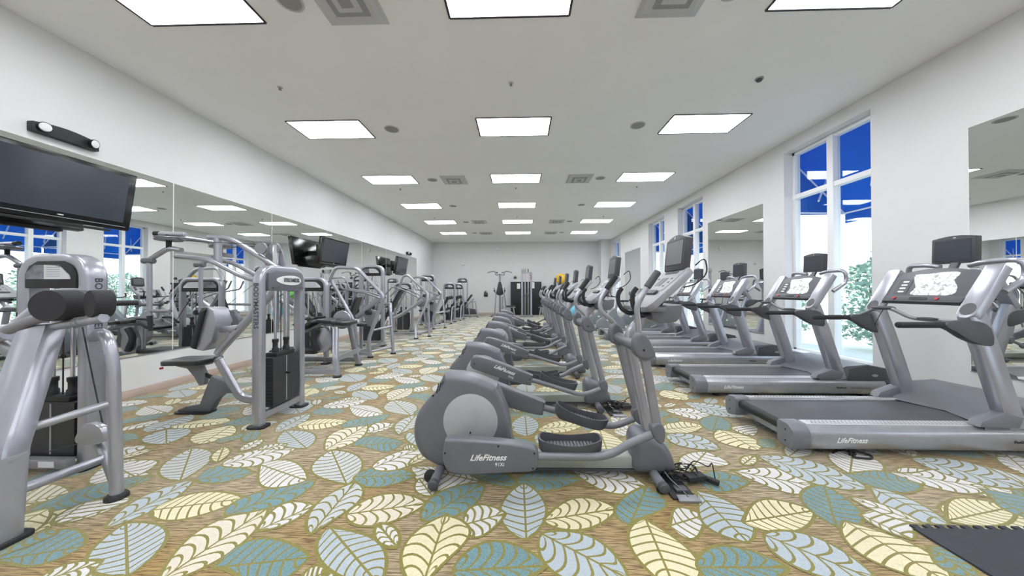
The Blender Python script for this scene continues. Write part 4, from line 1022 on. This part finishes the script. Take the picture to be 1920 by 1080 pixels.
# --- pec fly machine
def machine_pec():
    r = TH('pec_fly_machine', 'silver and black pec fly machine with a white oval badge on its weight tower', 'strength machine', (-3.1, 3.6, 0))
    w = WB(r)
    tower(w, -2.65, 3.465, pi/2, .67, 1.65, sec=(.08, .10), stack=(.38, .68), sx=.0, letters=-1, premier=True, z0=.16)
    w('main_beam', G().tube([(-2.68, 3.55, 1.50), (-3.47, 3.55, .65), (-3.18, 3.55, .16), (-2.70, 3.55, .11)], rect=(.06, .08, .018), up=(0, 1, 0) if False else (0, 0, 1), fil=.09), SILVER)
    fo = [(-3.86, .0), (-3.88, .035), (-3.78, .075), (-3.62, .10), (-3.56, .26), (-3.49, .42), (-3.32, .34), (-3.24, .23), (-3.34, .225), (-3.42, .16), (-3.49, .04), (-3.53, .0)]
    w('seat_pedestal', G().prism(fo, 3.515, 3.585), GREYP, bev=.006)
    w('pedestal_foot', G().prism(rrect(-3.90, -3.50, 3.47, 3.63, .05), 0, .02, 'z'), BLACK, bev=.004)
    so = [(-3.91, .525), (-3.78, .50), (-3.70, .41), (-3.64, .31), (-3.58, .32), (-3.57, .42), (-3.62, .53), (-3.52, .55), (-3.52, .57), (-3.91, .57)]
    w('seat_bracket', G().prism(so, 3.525, 3.575), GREYM, bev=.005)
    w('seat_strut', G().tube([(-3.76, 3.55, .50), (-3.45, 3.55, .37)], .022, 10), BLACK)
    s = pad(w, (-3.97, 3.55, .555), (-3.50, 3.55, .565), .32, .055, (0, 0, 1), 'seat')
    w('seat_knob', G().cyl((-3.93, 3.41, .535), (-3.93, 3.385, .535), .012, 12), RED)
    # back pad
    b = pad(w, (-3.60, 3.55, .73), (-3.47, 3.55, 1.19), .27, .05, (-1, 0, .2), 'backrest')
    V = []
    w('backrest_shell', G().prism([(-3.605, .73), (-3.52, .715), (-3.42, .83), (-3.385, .95), (-3.37, 1.04), (-3.41, 1.17), (-3.46, 1.20), (-3.475, 1.19)], 3.45, 3.65), SILVER, bev=.03, segs=3)
    w('backrest_arm', G().tube([(-3.42, 3.55, .94), (-3.20, 3.55, .96)], rect=(.06, .07, .015)), SILVER)
    # upper frame
    for y in (3.42, 3.68):
        w('upper_tube', G().tube([(-2.66, y, 1.46), (-3.02, y, 1.52), (-3.43, y, 1.73), (-3.80, y, 1.765)], .026, 14, fil=.12), SILVER)
    w('upper_tube', G().tube([(-2.62, 3.55, 1.56), (-3.30, 3.55, 1.98), (-3.56, 3.55, 1.995)], .031, 14, fil=.12), SILVER)
    w('upper_post', G().cyl((-3.45, 3.55, 1.70), (-3.45, 3.55, 1.98), .038, 16), SILVER)
    w('cross_tube', G().cyl((-3.60, 3.26, 1.95), (-3.60, 3.84, 1.95), .022, 12), SILVER)
    for s_ in (-1, 1):
        yc = 3.55+s_*.29
        cam = w('pivot_cam', G().lathe((-3.70, yc, 1.91), (0, 0, 1), [(0, .105), (.010, .115), (.015, .10), (.022, .10), (.028, .115), (.038, .105)], 28), SILVERD)
        w('pivot_hub', G().lathe((-3.70, yc, 1.81), (0, 0, 1), [(0, .022), (.08, .022), (.14, .026), (.17, .02)], 16), BLACK, parent=cam)
        w('cam_spring_tube', G().cyl((-3.52, yc, 1.975), (-3.80, yc, 1.985), .023, 14, ch=.005), SILVER, parent=cam)
        w('cam_end', G().cyl((-3.80, yc, 1.985), (-3.85, yc, 1.986), .027, 12), BLACK, parent=cam)
        yo = 3.55+s_*.27
        arm = w('press_arm', G().tube([(-3.56, yc, 1.81), (-3.70, yc, 1.835), (-3.92, yo, 1.72), (-3.94, yo, 1.70)], .025, 14, fil=.08), SILVER)
        w('arm_joint', G().cyl((-3.99, yo-.01, 1.70), (-3.87, yo-.01, 1.70), .030, 14, ch=.006), GREYP, parent=arm)
        w('handle_tube', G().cyl((-3.92, yo-.01, 1.69), (-3.915, yo-.01, 1.12), .022, 14), SILVER, parent=arm)
        w('handle_grip', G().tube([(-3.915, yo-.01, 1.12), (-3.90, yo-.01, .96)], [.024, .018], 12), FOAM, parent=arm)
        w('side_grip', G().cyl((-3.93, yo-.01, 1.17), (-3.70, yo-.01, 1.17), .018, 12, ch=.004), SILVERD, parent=arm)
        w('pull_cable', G().tube([(-3.70, yc+.1, 1.93), (-2.76, 3.58, 1.90)], .004, 6), BLACK)
        w('pulley_wheel', G().lathe((-2.92+.13*(s_+1)/2, 3.52+.015*s_, 1.86), (0, 1, 0), [(0, .066), (.008, .056), (.02, .056), (.028, .066)], 24), SILVERD)
    w('pulley_post', G().bx(-2.80, -2.75, 3.53, 3.59, 1.56, 1.90), CHROME, bev=.006)
    w('pulley_bracket', G().prism(smooth_outline([(-2.92, 1.66), (-2.93, 1.80), (-2.82, 1.88), (-2.74, 1.84), (-2.72, 1.62)], 3), 3.59, 3.61), SILVERD, bev=.003)
    w('lower_tube', G().tube([(-3.15, 3.60, .14), (-2.70, 3.60, .10)], rect=(.05, .06, .012)), SILVERD)
machine_pec()

# --- leg curl
def machine_curl():
    r = TH('leg_curl_machine', 'silver leg curl bench with angled black pads behind the pec fly tower', 'strength machine', (-3.4, 5.5, 0))
    w = WB(r)
    tower(w, -4.06, 5.95, 0, .84, 1.64, sec=(.07, .10), stack=(.34, .70), sx=.12, z0=.22)
    for (x, y, tx, ty, a_) in ((-2.92, 5.02, -3.10, 5.28, .30), (-2.99, 5.83, -3.12, 5.76, .28)):
        w('bench_leg', G().tube([(x, y, .02), (x-.06, y+(ty-y)*.2, a_), (tx, ty, .76)], rect=(.06, .085, .016), up=(1, 0, 0), fil=.06), SILVER)
        foot(w, x, y, .065)
    w('bench_leg', G().tube([(-3.22, 5.42, .30), (-3.28, 5.5, .76)], rect=(.05, .075, .014), up=(1, 0, 0)), SILVER)
    w('cross_beam', G().tube([(-3.0, 5.16, .27), (-3.03, 5.92, .27)], rect=(.05, .09, .015)), SILVER)
    w('floor_rail', G().bx(-4.32, -2.94, 5.0, 5.07, .05, .13), SILVER, bev=.01)
    w('flag_sticker', G().bx(-3.72, -3.64, 4.995, 5.001, .07, .11), PAPER)
    w('floor_rail', G().bx(-4.3, -3.0, 5.90, 5.97, .05, .13), SILVERD, bev=.01)
    pad(w, (-3.23, 5.52, .81), (-2.95, 5.52, .785), .44, .06, (0, 0, 1), 'thigh_pad')
    pad(w, (-3.78, 5.52, .70), (-3.50, 5.52, .84), .42, .055, (-.3, 0, 1), 'chest_pad')
    pad(w, (-3.49, 5.52, .84), (-3.24, 5.52, .82), .42, .055, (0, 0, 1), 'hip_pad')
    w('pad_frame', G().tube([(-3.76, 5.52, .67), (-3.48, 5.52, .80), (-2.95, 5.52, .755)], rect=(.10, .05, .012)), SILVERD)
    for y in (5.32, 5.72): w('hand_grip', G().tube([(-3.85, y, .80), (-3.72, y, .90), (-3.55, y, .90)], .02, 10, fil=.05), FOAM)
    ko = smooth_outline([(-3.50, .36), (-3.52, .52), (-3.44, .72), (-3.30, .74), (-3.26, .60), (-3.24, .42), (-3.34, .33)], 3)
    w('movement_shroud', G().prism(ko, 5.34, 5.42), SILVER, bev=.012)
    w('roller_arm', G().tube([(-3.42, 5.30, .74), (-3.52, 5.30, .58), (-3.42, 5.30, .36)], .045, 12, fil=.08), FOAM)
    w('range_disc', G().lathe((-3.25, 5.72, .85), (0, 1, 0), [(0, .16), (.015, .17), (.03, .16)], 28), SILVER)
    w('pull_cable', G().tube([(-3.92, 5.93, 1.35), (-3.70, 5.8, .8)], .005, 6), BLACK)
    w('side_tray', G().bx(-4.3, -3.5, 5.35, 5.75, .30, .36), BLACK, bev=.01)
machine_curl()

# --- high row / pulldown
def machine_row(label, dx=0, dy=0, src=None):
    r = TH('pulldown_machine', label, 'strength machine', (-3.4, 7.1, 0), 0, 'tall tube framed pulldown machines')
    w = WB(r)
    tower(w, -3.71, 7.9, 0, .62, 2.02, sec=(.075, .12), stack=(.40, .62), z0=.14)
    w('arched_tube', G().tube([(-3.95, 6.5, 1.60), (-3.83, 6.5, 1.865), (-3.37, 6.5, 1.845), (-2.81, 6.5, 1.27), (-2.87, 6.5, 1.08), (-3.13, 6.5, .37), (-3.09, 6.5, .02)], .036, 14, fil=.10), SILVER)
    foot(w, -3.09, 6.5, .06)
    w('arched_tube', G().tube([(-3.95, 6.56, 1.60), (-3.52, 6.56, .85), (-3.46, 6.58, .72), (-3.42, 6.6, .2)], .034, 12, fil=.1), SILVER)
    w('front_leg', G().tube([(-3.36, 7.85, 1.04), (-3.0, 7.3, 1.08), (-2.86, 6.95, 1.0), (-2.77, 6.88, .02)], .034, 14, fil=.12), SILVER)
    foot(w, -2.77, 6.88, .06)
    w('cross_rung', G().cyl((-3.06, 6.52, .56), (-2.82, 6.90, .60), .022, 12), SILVER)
    w('cross_rung', G().cyl((-3.09, 6.52, .12), (-2.79, 6.88, .16), .024, 12), SILVER)
    w('floor_rail', G().bx(-3.42, -3.36, 6.6, 7.9, .05, .12), SILVERD, bev=.01)
    w('floor_rail', G().bx(-3.42, -3.08, 6.47, 6.54, .05, .12), SILVER, bev=.01)
    lv = w('lever_beam', G().tube([(-3.56, 6.85, .80), (-3.0, 6.85, 1.26)], rect=(.07, .10, .018)), SILVER)
    w('lever_cap', G().obx((-2.985, 6.85, 1.275), (.03, .075, .11), ry=-.68), BLACK, bev=.006, parent=lv)
    for y in (6.70, 7.0): w('press_arm', G().tube([(-2.98, y, 1.22), (-3.30, y, 1.33), (-3.82, y+.04, 1.42), (-3.9, y+.04, 1.6)], .018, 10, fil=.05), SILVERD)
    pad(w, (-3.70, 6.85, .62), (-3.28, 6.85, .62), .34, .06, (0, 0, 1), 'seat')
    pad(w, (-3.62, 6.85, .86), (-3.48, 6.85, 1.24), .26, .06, (-1, 0, .2), 'chest_pad')
    w('seat_post', G().tube([(-3.46, 6.85, .12), (-3.46, 6.85, .60)], rect=(.06, .07, .015), up=(1, 0, 0)), SILVER)
    w('roller_pad', G().cyl((-3.22, 6.62, .92), (-3.22, 7.1, .92), .055, 18, ch=.01), FOAM)
    w('pull_cable', G().tube([(-3.68, 7.88, 1.75), (-3.55, 7.0, 1.05)], .005, 6), BLACK)
    w('movement_plate', G().prism(smooth_outline([(-3.30, .66), (-3.34, .90), (-3.18, .98), (-3.04, .9), (-3.06, .70), (-3.18, .62)], 3), 6.74, 6.78), SILVERD, bev=.004)
    return r
rw = machine_row('tall tube framed pulldown machine between the middle television and the leg curl bench')
DUP(rw, None, (-3.40, 11.9, 0), None, 'tall tube framed machine below and beyond the farthest television')

# --- incline press
def machine_incline():
    r = TH('incline_press_machine', 'silver incline machine with a long tilted black back pad, below the farthest television', 'strength machine', (-3.3, 9.8, 0))
    w = WB(r)
    tower(w, -3.95, 10.7, 0, .66, 1.66, sec=(.075, .12), stack=(.40, .64), z0=.06)
    w('front_leg', G().tube([(-2.98, 9.04, .02), (-3.05, 9.2, .32), (-2.74, 9.3, 1.0), (-2.72, 9.35, 1.28), (-3.35, 9.4, 1.85), (-3.50, 9.4, 1.80), (-3.66, 9.45, 1.3)], .036, 14, fil=.10), SILVER)
    foot(w, -2.98, 9.04, .06)
    w('front_leg', G().tube([(-2.73, 9.5, .02), (-2.80, 9.65, 1.0), (-2.76, 9.5, 1.1)], .034, 14, fil=.08), SILVER); foot(w, -2.73, 9.5, .06)
    w('floor_rail', G().bx(-4.05, -2.98, 9.5, 9.57, .05, .13), SILVER, bev=.01)
    w('floor_rail', G().tube([(-2.99, 9.2, .12), (-2.72, 9.72, .15)], rect=(.05, .06, .012)), SILVER)
    w('seat_beam', G().tube([(-3.80, 9.45, .55), (-3.55, 9.45, .66), (-2.92, 9.45, 1.10)], rect=(.07, .10, .018), fil=.1), SILVER)
    w('back_beam', G().tube([(-3.86, 9.45, .50), (-3.42, 9.45, 1.36)], rect=(.05, .06, .012), up=(1, 0, 0)), SILVER)
    pad(w, (-3.95, 9.45, .60), (-3.50, 9.45, 1.40), .30, .07, (-1, 0, .5), 'backrest')
    pad(w, (-4.12, 9.45, .40), (-3.98, 9.45, .70), .34, .07, (-1, 0, .3), 'seat')
    for y in (9.2, 9.7):
        w('press_arm', G().tube([(-3.0, y, 1.20), (-3.45, y, 1.42), (-3.72, y, 1.50), (-4.0, y, 1.2)], .020, 10, fil=.08), SILVERD)
        w('support_tube', G().tube([(-4.0, y, .12), (-3.86, y, .5)], .028, 10), SILVER)
    ro = smooth_outline([(-3.16, .98), (-3.10, 1.16), (-2.94, 1.18), (-2.84, 1.05), (-2.90, .92), (-3.06, .88)], 3)
    w('movement_plate', G().prism(ro, 9.62, 9.66), SILVERD, bev=.004)
    w('pull_cable', G().tube([(-3.92, 10.68, 1.4), (-3.5, 9.8, 1.1)], .005, 6), BLACK)
machine_incline()
# --- machines near the back wall facing the camera
def machine_small(label, x, y, h, group='small selector machines near the back wall'):
    r = TH('selector_machine', label, 'strength machine', (x, y, 0), 0, group)
    w = WB(r)
    tower(w, x, y, 0, .54, h, sec=(.075, .12), stack=(.30, .60), z0=.1)
    yy = y-.8
    for s in (-1, 1):
        w('floor_rail', G().tube([(x+s*.24, y, .09), (x+s*.24, yy, .09)], rect=(.06, .06, .012)), SILVER)
        w('side_arch', G().tube([(x+s*.24, y-.1, .7), (x+s*.24, yy+.2, .68), (x+s*.24, yy, .05)], .028, 10, fil=.12), SILVER); foot(w, x+s*.24, yy, .045)
    w('seat_beam', G().tube([(x-.22, yy+.15, .35), (x+.12, yy+.3, .55)], rect=(.06, .08, .015)), SILVER)
    pad(w, (x-.20, yy+.2, .52), (x+.10, yy+.2, 1.05), .28, .07, (-1, 0, .4), 'backrest')
    pad(w, (x-.28, yy+.2, .42), (x+.12, yy+.2, .40), .32, .07, (0, 0, 1), 'seat')
    w('roller_pad', G().cyl((x+.06, yy+.0, 1.06), (x+.24, yy+.22, 1.10), .07, 16, ch=.01), FOAM)
    w('movement_arm', G().tube([(x+.2, y-.1, 1.0), (x+.16, yy+.15, 1.08)], .022, 10), SILVER)
    return r
ms = machine_small('small machine with dark roller facing the camera, first of the group near the back wall', -3.1, 13.9, 1.72)
DUP(ms, None, (-2.98, 15.3, 0), None, 'small machine with tilted pad right behind the first one near the back wall')
def machine_press():
    x, y = -3.15, 17.3
    r = TH('leg_press_machine', 'tall tower machine with A shaped legs in front of the back wall, left', 'strength machine', (x, y, 0))
    w = WB(r)
    tower(w, x, y, 0, .60, 2.08, sec=(.07, .10), stack=(.32, .75), z0=.1)
    for dx in (.55, .95):
        w('front_leg', G().tube([(x+dx, y-.9, .02), (x+dx-.12, y-.9, .82), (x+dx-.32, y-.85, .78)], .028, 10, fil=.12), SILVER); foot(w, x+dx, y-.9, .05)
    w('front_leg', G().tube([(x+.70, y-.6, .02), (x+.62, y-.6, .86)], .026, 10), SILVER)
    w('floor_rail', G().bx(x, x+.95, y-.92, y-.86, .04, .10), SILVERD, bev=.008)
    w('floor_rail', G().bx(x-.03, x+.03, y-.9, y, .04, .10), SILVERD, bev=.008)
    w('seat_beam', G().tube([(x+.2, y-.7, .4), (x+.72, y-.7, .95)], rect=(.06, .08, .015)), SILVER)
    pad(w, (x+.22, y-.7, .52), (x+.66, y-.7, 1.14), .30, .08, (-1, 0, .6), 'backrest')
    pad(w, (x+.0, y-.7, .50), (x+.30, y-.7, .42), .34, .08, (0, 0, 1), 'seat')
    w('foot_shroud', G().prism([(x+.1, .12), (x+.1, .42), (x+.4, .45), (x+.8, .4), (x+.85, .14)], y-.75, y-.55), GREYD, bev=.02)
machine_press()
def knee_tower():
    x, y = -1.1, 17.2
    r = TH('knee_raise_tower', 'free standing pull up and knee raise tower with curved top handles, black back pad', 'exercise tower', (x, y, 0))
    w = WB(r)
    w('upright_post', G().tube([(x, y, .05), (x, y, 2.28)], rect=(.09, .10, .02), up=(1, 0, 0)), SILVERD)
    for s in (-1, 1):
        w('base_leg', G().tube([(x+s*.05, y, .08), (x+s*.42, y-.45, .06)], rect=(.06, .06, .012)), SILVER); foot(w, x+s*.42, y-.45, .05)
        w('pull_up_handle', G().tube([(x, y, 2.24), (x+s*.22, y, 2.20), (x+s*.26, y-.05, 2.40), (x+s*.45, y-.1, 2.40), (x+s*.66, y-.15, 2.33)], .018, 10, fil=.05), GREYD)
        w('short_grip', G().tube([(x+s*.2, y-.02, 2.36), (x+s*.13, y-.12, 2.30), (x+s*.13, y-.2, 2.36)], .018, 8, fil=.03), BLACK)
        w('arm_rest', G().cyl((x+s*.27, y-.05, 1.36), (x+s*.27, y-.45, 1.36), .045, 12, ch=.01), VINYL)
        w('arm_bar', G().tube([(x, y-.03, 1.28), (x+s*.27, y-.05, 1.28), (x+s*.27, y-.45, 1.30), (x+s*.27, y-.48, 1.52)], .018, 8, fil=.05), GREYD)
        w('rear_leg', G().tube([(x+s*.32, y+.3, .03), (x+s*.22, y+.15, 1.25)], .022, 8), SILVER)
    bo = [(x-.17, 1.16), (x+.17, 1.16), (x+.13, 1.55), (x+.06, 1.82), (x-.06, 1.82), (x-.13, 1.55)]
    w('backrest', G().prism(smooth_outline(bo, 3), y-.13, y-.06), VINYL, bev=.015)
knee_tower()
def cable_station():
    x, y = .33, 16.9
    r = TH('cable_station', 'tall double column cable station in front of the black cabinet', 'cable machine', (x, y, 0))
    w = WB(r)
    for s in (-1, 1):
        w('column', G().tube([(x+s*.24, y, .03), (x+s*.24, y, 2.34)], rect=(.075, .10, .015), up=(1, 0, 0)), SILVER)
        w('guide_rail', G().cyl((x+s*.08, y-.08, .1), (x+s*.08, y-.08, 2.3), .03, 12), CHROME)
        w('cable_handle', G().tube([(x+s*.08, y-.16, 1.15), (x+s*.14, y-.18, 1.05), (x+s*.04, y-.18, 1.05), (x+s*.08, y-.16, 1.15)], .012, 8), BLACK)
        w('carriage', G().bx(x+s*.08-.04, x+s*.08+.04, y-.14, y-.04, 1.12, 1.30), SILVERD, bev=.01)
    w('top_beam', G().bx(x-.28, x+.28, y-.06, y+.06, 2.28, 2.36), SILVER, bev=.01)
    w('top_shroud', G().bx(x-.28, x-.02, y-.10, y+.08, 2.34, 2.52), SPKM, bev=.01)
    w('pulley_wheel', G().lathe((x+.05, y-.1, 2.42), (1, 0, 0), [(0, .08), (.03, .07), (.05, .08)], 20), BLACK)
    w('weight_stack', G().bx(x-.19, x+.19, y-.02, y+.12, .1, 1.15), PLATE, bev=.005)
    w('base_frame', G().bx(x-.34, x+.34, y-.35, y+.2, .0, .08), SILVERD, bev=.01)
    w('hook_strap', G().tube([(x+.16, y-.1, 2.2), (x+.26, y-.12, 2.05), (x+.2, y-.12, 1.95)], .015, 8, fil=.05), RED)
cable_station()
def cabinet():
    r = TH('black_cabinet', 'wide black cabinet against the back wall behind the cable station', 'cabinet', (.32, 18.15, 0))
    w = WB(r)
    w('cabinet_body', G().bx(-.54, 1.18, 17.92, 18.38, .0, 1.86), BLACK, bev=.01)
    for s in (-1, 1):
        x0 = .32 if s > 0 else -.54+.02; x1 = 1.16 if s > 0 else .32-.01
        d = w('cabinet_door', G().bx(x0+.005, x1, 17.905, 17.92, .05, 1.83), mat('cabinet_black', S(30, 31, 34), .5), bev=.003)
        w('door_handle', G().bx(.32+s*.05-.01, .32+s*.05+.01, 17.88, 17.905, .85, 1.05), SILVERD, parent=d)
    for x, z, a, b in ((-.10, 1.62, .18, .30), (.68, 1.66, .22, .34)):
        w('paper_notice', G().bx(x-a/2, x+a/2, 17.899, 17.905, z-b/2, z+b/2), WHITE)
cabinet()
def bench(label, x, y, flip=1):
    r = TH('exercise_bench', label, 'bench', (x, y, 0), 0, 'benches beside the cable station')
    w = WB(r)
    for dx in (-.28, .28):
        w('bench_leg', G().tube([(x+dx-.08*flip, y-.25, .02), (x+dx, y-.2, .5), (x+dx, y+.2, .5), (x+dx-.08*flip, y+.25, .02)], .025, 8, fil=.08), SILVER)
    w('bench_beam', G().tube([(x-.4, y, .48), (x+.4, y, .48)], rect=(.06, .06, .012)), SILVER)
    pad(w, (x-.38*flip, y, .52), (x+.1*flip, y, .52), .3, .06, (0, 0, 1), 'seat')
    pad(w, (x+.14*flip, y, .55), (x+.26*flip, y, 1.30), .28, .06, (-flip, 0, 0), 'backrest', SILVERD)
    w('uprights', G().tube([(x+.3*flip, y-.3, .02), (x+.3*flip, y-.3, 1.05), (x+.3*flip, y+.3, 1.05), (x+.3*flip, y+.3, .02)], .025, 8, fil=.08), SILVER)
    return r
bench('silver framed bench with upright pad left of the cable station', -.66, 16.9, -1)
bench('silver tube framed bench right of the cable station', 1.36, 16.9, 1)
def ball_rack():
    x, y = 2.15, 17.0
    r = TH('ball_rack', 'metal exercise ball rack near the back wall, mostly behind the elliptical trainers', 'rack', (x, y, 0))
    w = WB(r)
    for s in (-1, 1):
        for q in (-1, 1): w('rack_post', G().cyl((x+s*.26, y+q*.2, 0), (x+s*.26, y+q*.2, 1.78), .014, 8), SILVERD)
    for z in (.1, .95, 1.72):
        w('rack_hoop', G().tube([(x-.26, y-.2, z), (x+.26, y-.2, z), (x+.26, y+.2, z), (x-.26, y+.2, z), (x-.26, y-.2, z)], .011, 8), SILVERD)
    for (bx_, by_, z, rad, m, nm, lb) in ((x, y, 1.975, .29, YEL, 'yellow', 'large yellow exercise ball on top of the ball rack near the back wall'), (x, y, 1.205, .29, GREENB, 'green', 'green exercise ball in the ball rack under the yellow one'), (2.75, 16.6, .30, .30, BLUEB, 'blue', 'light blue exercise ball on the floor beyond the elliptical trainers')):
        prof = [(rad-rad*cos(pi*k/16), rad*sin(pi*k/16)) for k in range(17)]
        TAG(OB('exercise_ball', G().lathe((0, 0, -rad), (0, 0, 1), prof, 28), m, loc=(bx_, by_, z)), lb, 'ball')
ball_rack()
# wall items on the back wall
def wall_items():
    p = TH('wall_phone', 'small black phone box mounted on the back wall left of the pull up tower', 'phone', (-1.99, YB, 1.03))
    OB('phone_body', G().bx(-.10, .10, -.09, 0, 0, .24), BLACK, p, bev=.015)
    OB('phone_handset', G().tube([(-.07, -.10, .05), (-.07, -.13, .12), (-.07, -.10, .26), (.03, -.10, .33)], .022, 8, fil=.04), BLACK, p)
    OB('phone_panel', G().bx(-.02, .05, -.095, -.088, .12, .17), SILVERD, p)
    c = TH('security_camera', 'small white camera on the upper left of the back wall', 'camera', (-3.3, YB, 2.88))
    OB('camera_mount', G().cyl((0, 0, 0), (0, -.06, 0), .05, 14), FRAMEW, c)
    OB('camera_dome', G().lathe((0, -.06, 0), (.2, -1, -.2), [(0, .05), (.05, .06), (.09, .05), (.11, .02)], 16), FRAMEW, c)
    c = TH('wall_sensor', 'small white sensor high on the middle of the back wall', 'sensor', (-1.34, YB, 3.72))
    OB('sensor_body', G().bx(-.05, .05, -.06, 0, -.1, .1), FRAMEW, c, bev=.012)
    OB('sensor_lens', G().bx(-.03, .03, -.064, -.058, -.07, 0), PAPER, c, bev=.002)
    c = TH('wall_speaker', 'small dark box on the back wall left of the cable station', 'speaker', (-.30, YB, 2.12))
    OB('speaker_body', G().bx(-.08, .08, -.07, 0, -.05, .05), GREYD, c, bev=.008)
    OB('speaker_bracket', G().bx(-.05, .05, -.05, 0, .05, .1), SPKM, c)
wall_items()
# exercise bikes beyond the treadmills
def bike(label, x, y):
    r = TH('exercise_bike', label, 'exercise bike', (x, y, 0), 0, 'exercise bikes beyond the treadmills')
    w = WB(r)
    so = smooth_outline([(x-.42, .10), (x-.40, .32), (x-.10, .52), (x+.14, .74), (x+.24, .72), (x+.30, .50), (x+.50, .34), (x+.52, .12), (x+.3, .07), (x-.3, .07)], 3)
    h = w('bike_shell', G().prism(so, y-.09, y+.09), mat('bike_grey', S(128, 136, 142), .4), bev=.02)
    w('logo_badge', G().prism(smooth_outline([(x-.05+.05*cos(k*pi/5), .36+.03*sin(k*pi/5)) for k in range(10)], 2), y-.096, y-.088), WHITE, parent=h)
    for dx in (-.5, .55): w('stabilizer_bar', G().cyl((x+dx, y-.26, .04), (x+dx, y+.26, .04), .035, 12), GREYM)
    w('base_beam', G().bx(x-.5, x+.55, y-.04, y+.04, .04, .10), GREYM, bev=.01)
    w('seat_post', G().tube([(x-.22, y, .40), (x-.32, y, .92)], rect=(.05, .06, .012), up=(1, 0, 0)), SILVER)
    w('saddle', G().prism(smooth_outline([(x-.46, y-.12), (x-.30, y-.11), (x-.12, y-.03), (x-.10, y), (x-.12, y+.03), (x-.30, y+.11), (x-.46, y+.12), (x-.48, y)], 3), .92, .99, 'z'), BLACK, bev=.02)
    w('mast', G().tube([(x+.22, y, .62), (x+.34, y, 1.15)], rect=(.06, .07, .015), up=(1, 0, 0)), SILVER)
    w('console', G().obx((x+.36, y, 1.30), (.06, .34, .30), ry=-.45 if False else .45), GREYM, bev=.02)
    w('handlebar', G().tube([(x+.30, y-.02, 1.14), (x+.10, y-.22, 1.16), (x+.0, y-.24, 1.20), (x+.02, y-.2, 1.32)], .017, 8, fil=.06), BLACK)
    w('handlebar', G().tube([(x+.30, y+.02, 1.14), (x+.10, y+.22, 1.16), (x+.0, y+.24, 1.20), (x+.02, y+.2, 1.32)], .017, 8, fil=.06), BLACK)
    for s in (-1, 1): w('crank_arm', G().tube([(x+.02, y+s*.10, .33), (x+.02-s*.14, y+s*.13, .28), (x+.02-s*.14, y+s*.2, .28)], .015, 8), SILVERD)
    return r
bk = bike('first exercise bike beyond the farthest treadmill, nearest the middle aisle', 3.05, 11.1)
DUP(bk, None, (4.30, 11.1, 0), None, 'exercise bike beyond the farthest treadmill, close to the windows')
DUP(bk, None, (3.1, 12.6, 0), None, 'exercise bike behind the aisle side one beyond the treadmills')
DUP(bk, None, (4.33, 12.6, 0), None, 'farthest exercise bike by the windows')
# floor boxes with power bricks and cables
def floor_box(label, x, y, seed):
    r = TH('floor_power_box', label, 'power box', (x, y, 0), 0, 'open floor boxes in front of the elliptical trainers')
    w = WB(r); rn = random.Random(seed)
    b = w('box_plate', G().prism([(x-.10, y-.16), (x+.06, y-.16), (x+.05, y+.10), (x-.11, y+.10)], .002, .014, 'z'), BLACK, bev=.003)
    w('metal_cover', G().prism([(x-.075, y-.19), (x+.07, y-.19), (x+.06, y-.125), (x-.065, y-.125)], .003, .018, 'z'), SILVERD, bev=.003, parent=b)
    w('power_outlet', G().bx(x-.05, x+.03, y-.10, y-.04, .014, .03), GREYD, bev=.004, parent=b)
    br = w('power_brick', G().obx((x+.14, y+.03, .045), (.14, .07, .04), rz=.2), BLACK, bev=.006)
    w('plug', G().obx((x+.25, y+.02, .03), (.10, .035, .03), rz=-.8), BLACK, bev=.006)
    for k in range(9):
        pts = [(x-.06+rn.uniform(-.03, .03), y+.10, .02)]
        for j in range(5): pts.append((x+rn.uniform(-.10, .20), y+rn.uniform(-.02, .16), rn.uniform(.015, .11)))
        pts.append((x+rn.uniform(.0, .2), y+rn.uniform(-.02, .1), .03))
        w('power_cable', G().tube(pts, .004, 6, fil=.05), BLACK)
    w('power_cable', G().tube([(x-.08, y+.12, .11), (x-.06, y+.0, .06), (x, y-.10, .02), (x, y-.15, .02)], .004, 6, fil=.03), mat('grey_cable', S(120, 120, 122), .5))
    w('power_cable', G().tube([(x+.1, y+.1, .03), (x+.18, y+.12, .12), (x+.26, y+.06, .10), (x+.28, y+.06, .14), (x+.28, y+.02, .03)], .004, 6, fil=.03), BLACK)
floor_box('open floor box with tangled black cables at the front foot of the nearest elliptical', 1.10, 2.29, 4)
floor_box('open floor box with cables at the front foot of the second elliptical', 1.08, 3.68, 9)
def under_cable():
    TAG(OB('coiled_cable', G().tube([(2.62, 2.76, .012), (2.74, 2.82, .012), (2.80, 2.74, .02), (2.70, 2.69, .012), (2.84, 2.66, .012), (2.90, 2.73, .012), (2.78, 2.78, .03), (2.72, 2.72, .015)], .008, 8, fil=.05), BLACK), 'short black cable lying on the carpet under the nearest treadmill rail', 'cable')
under_cable()
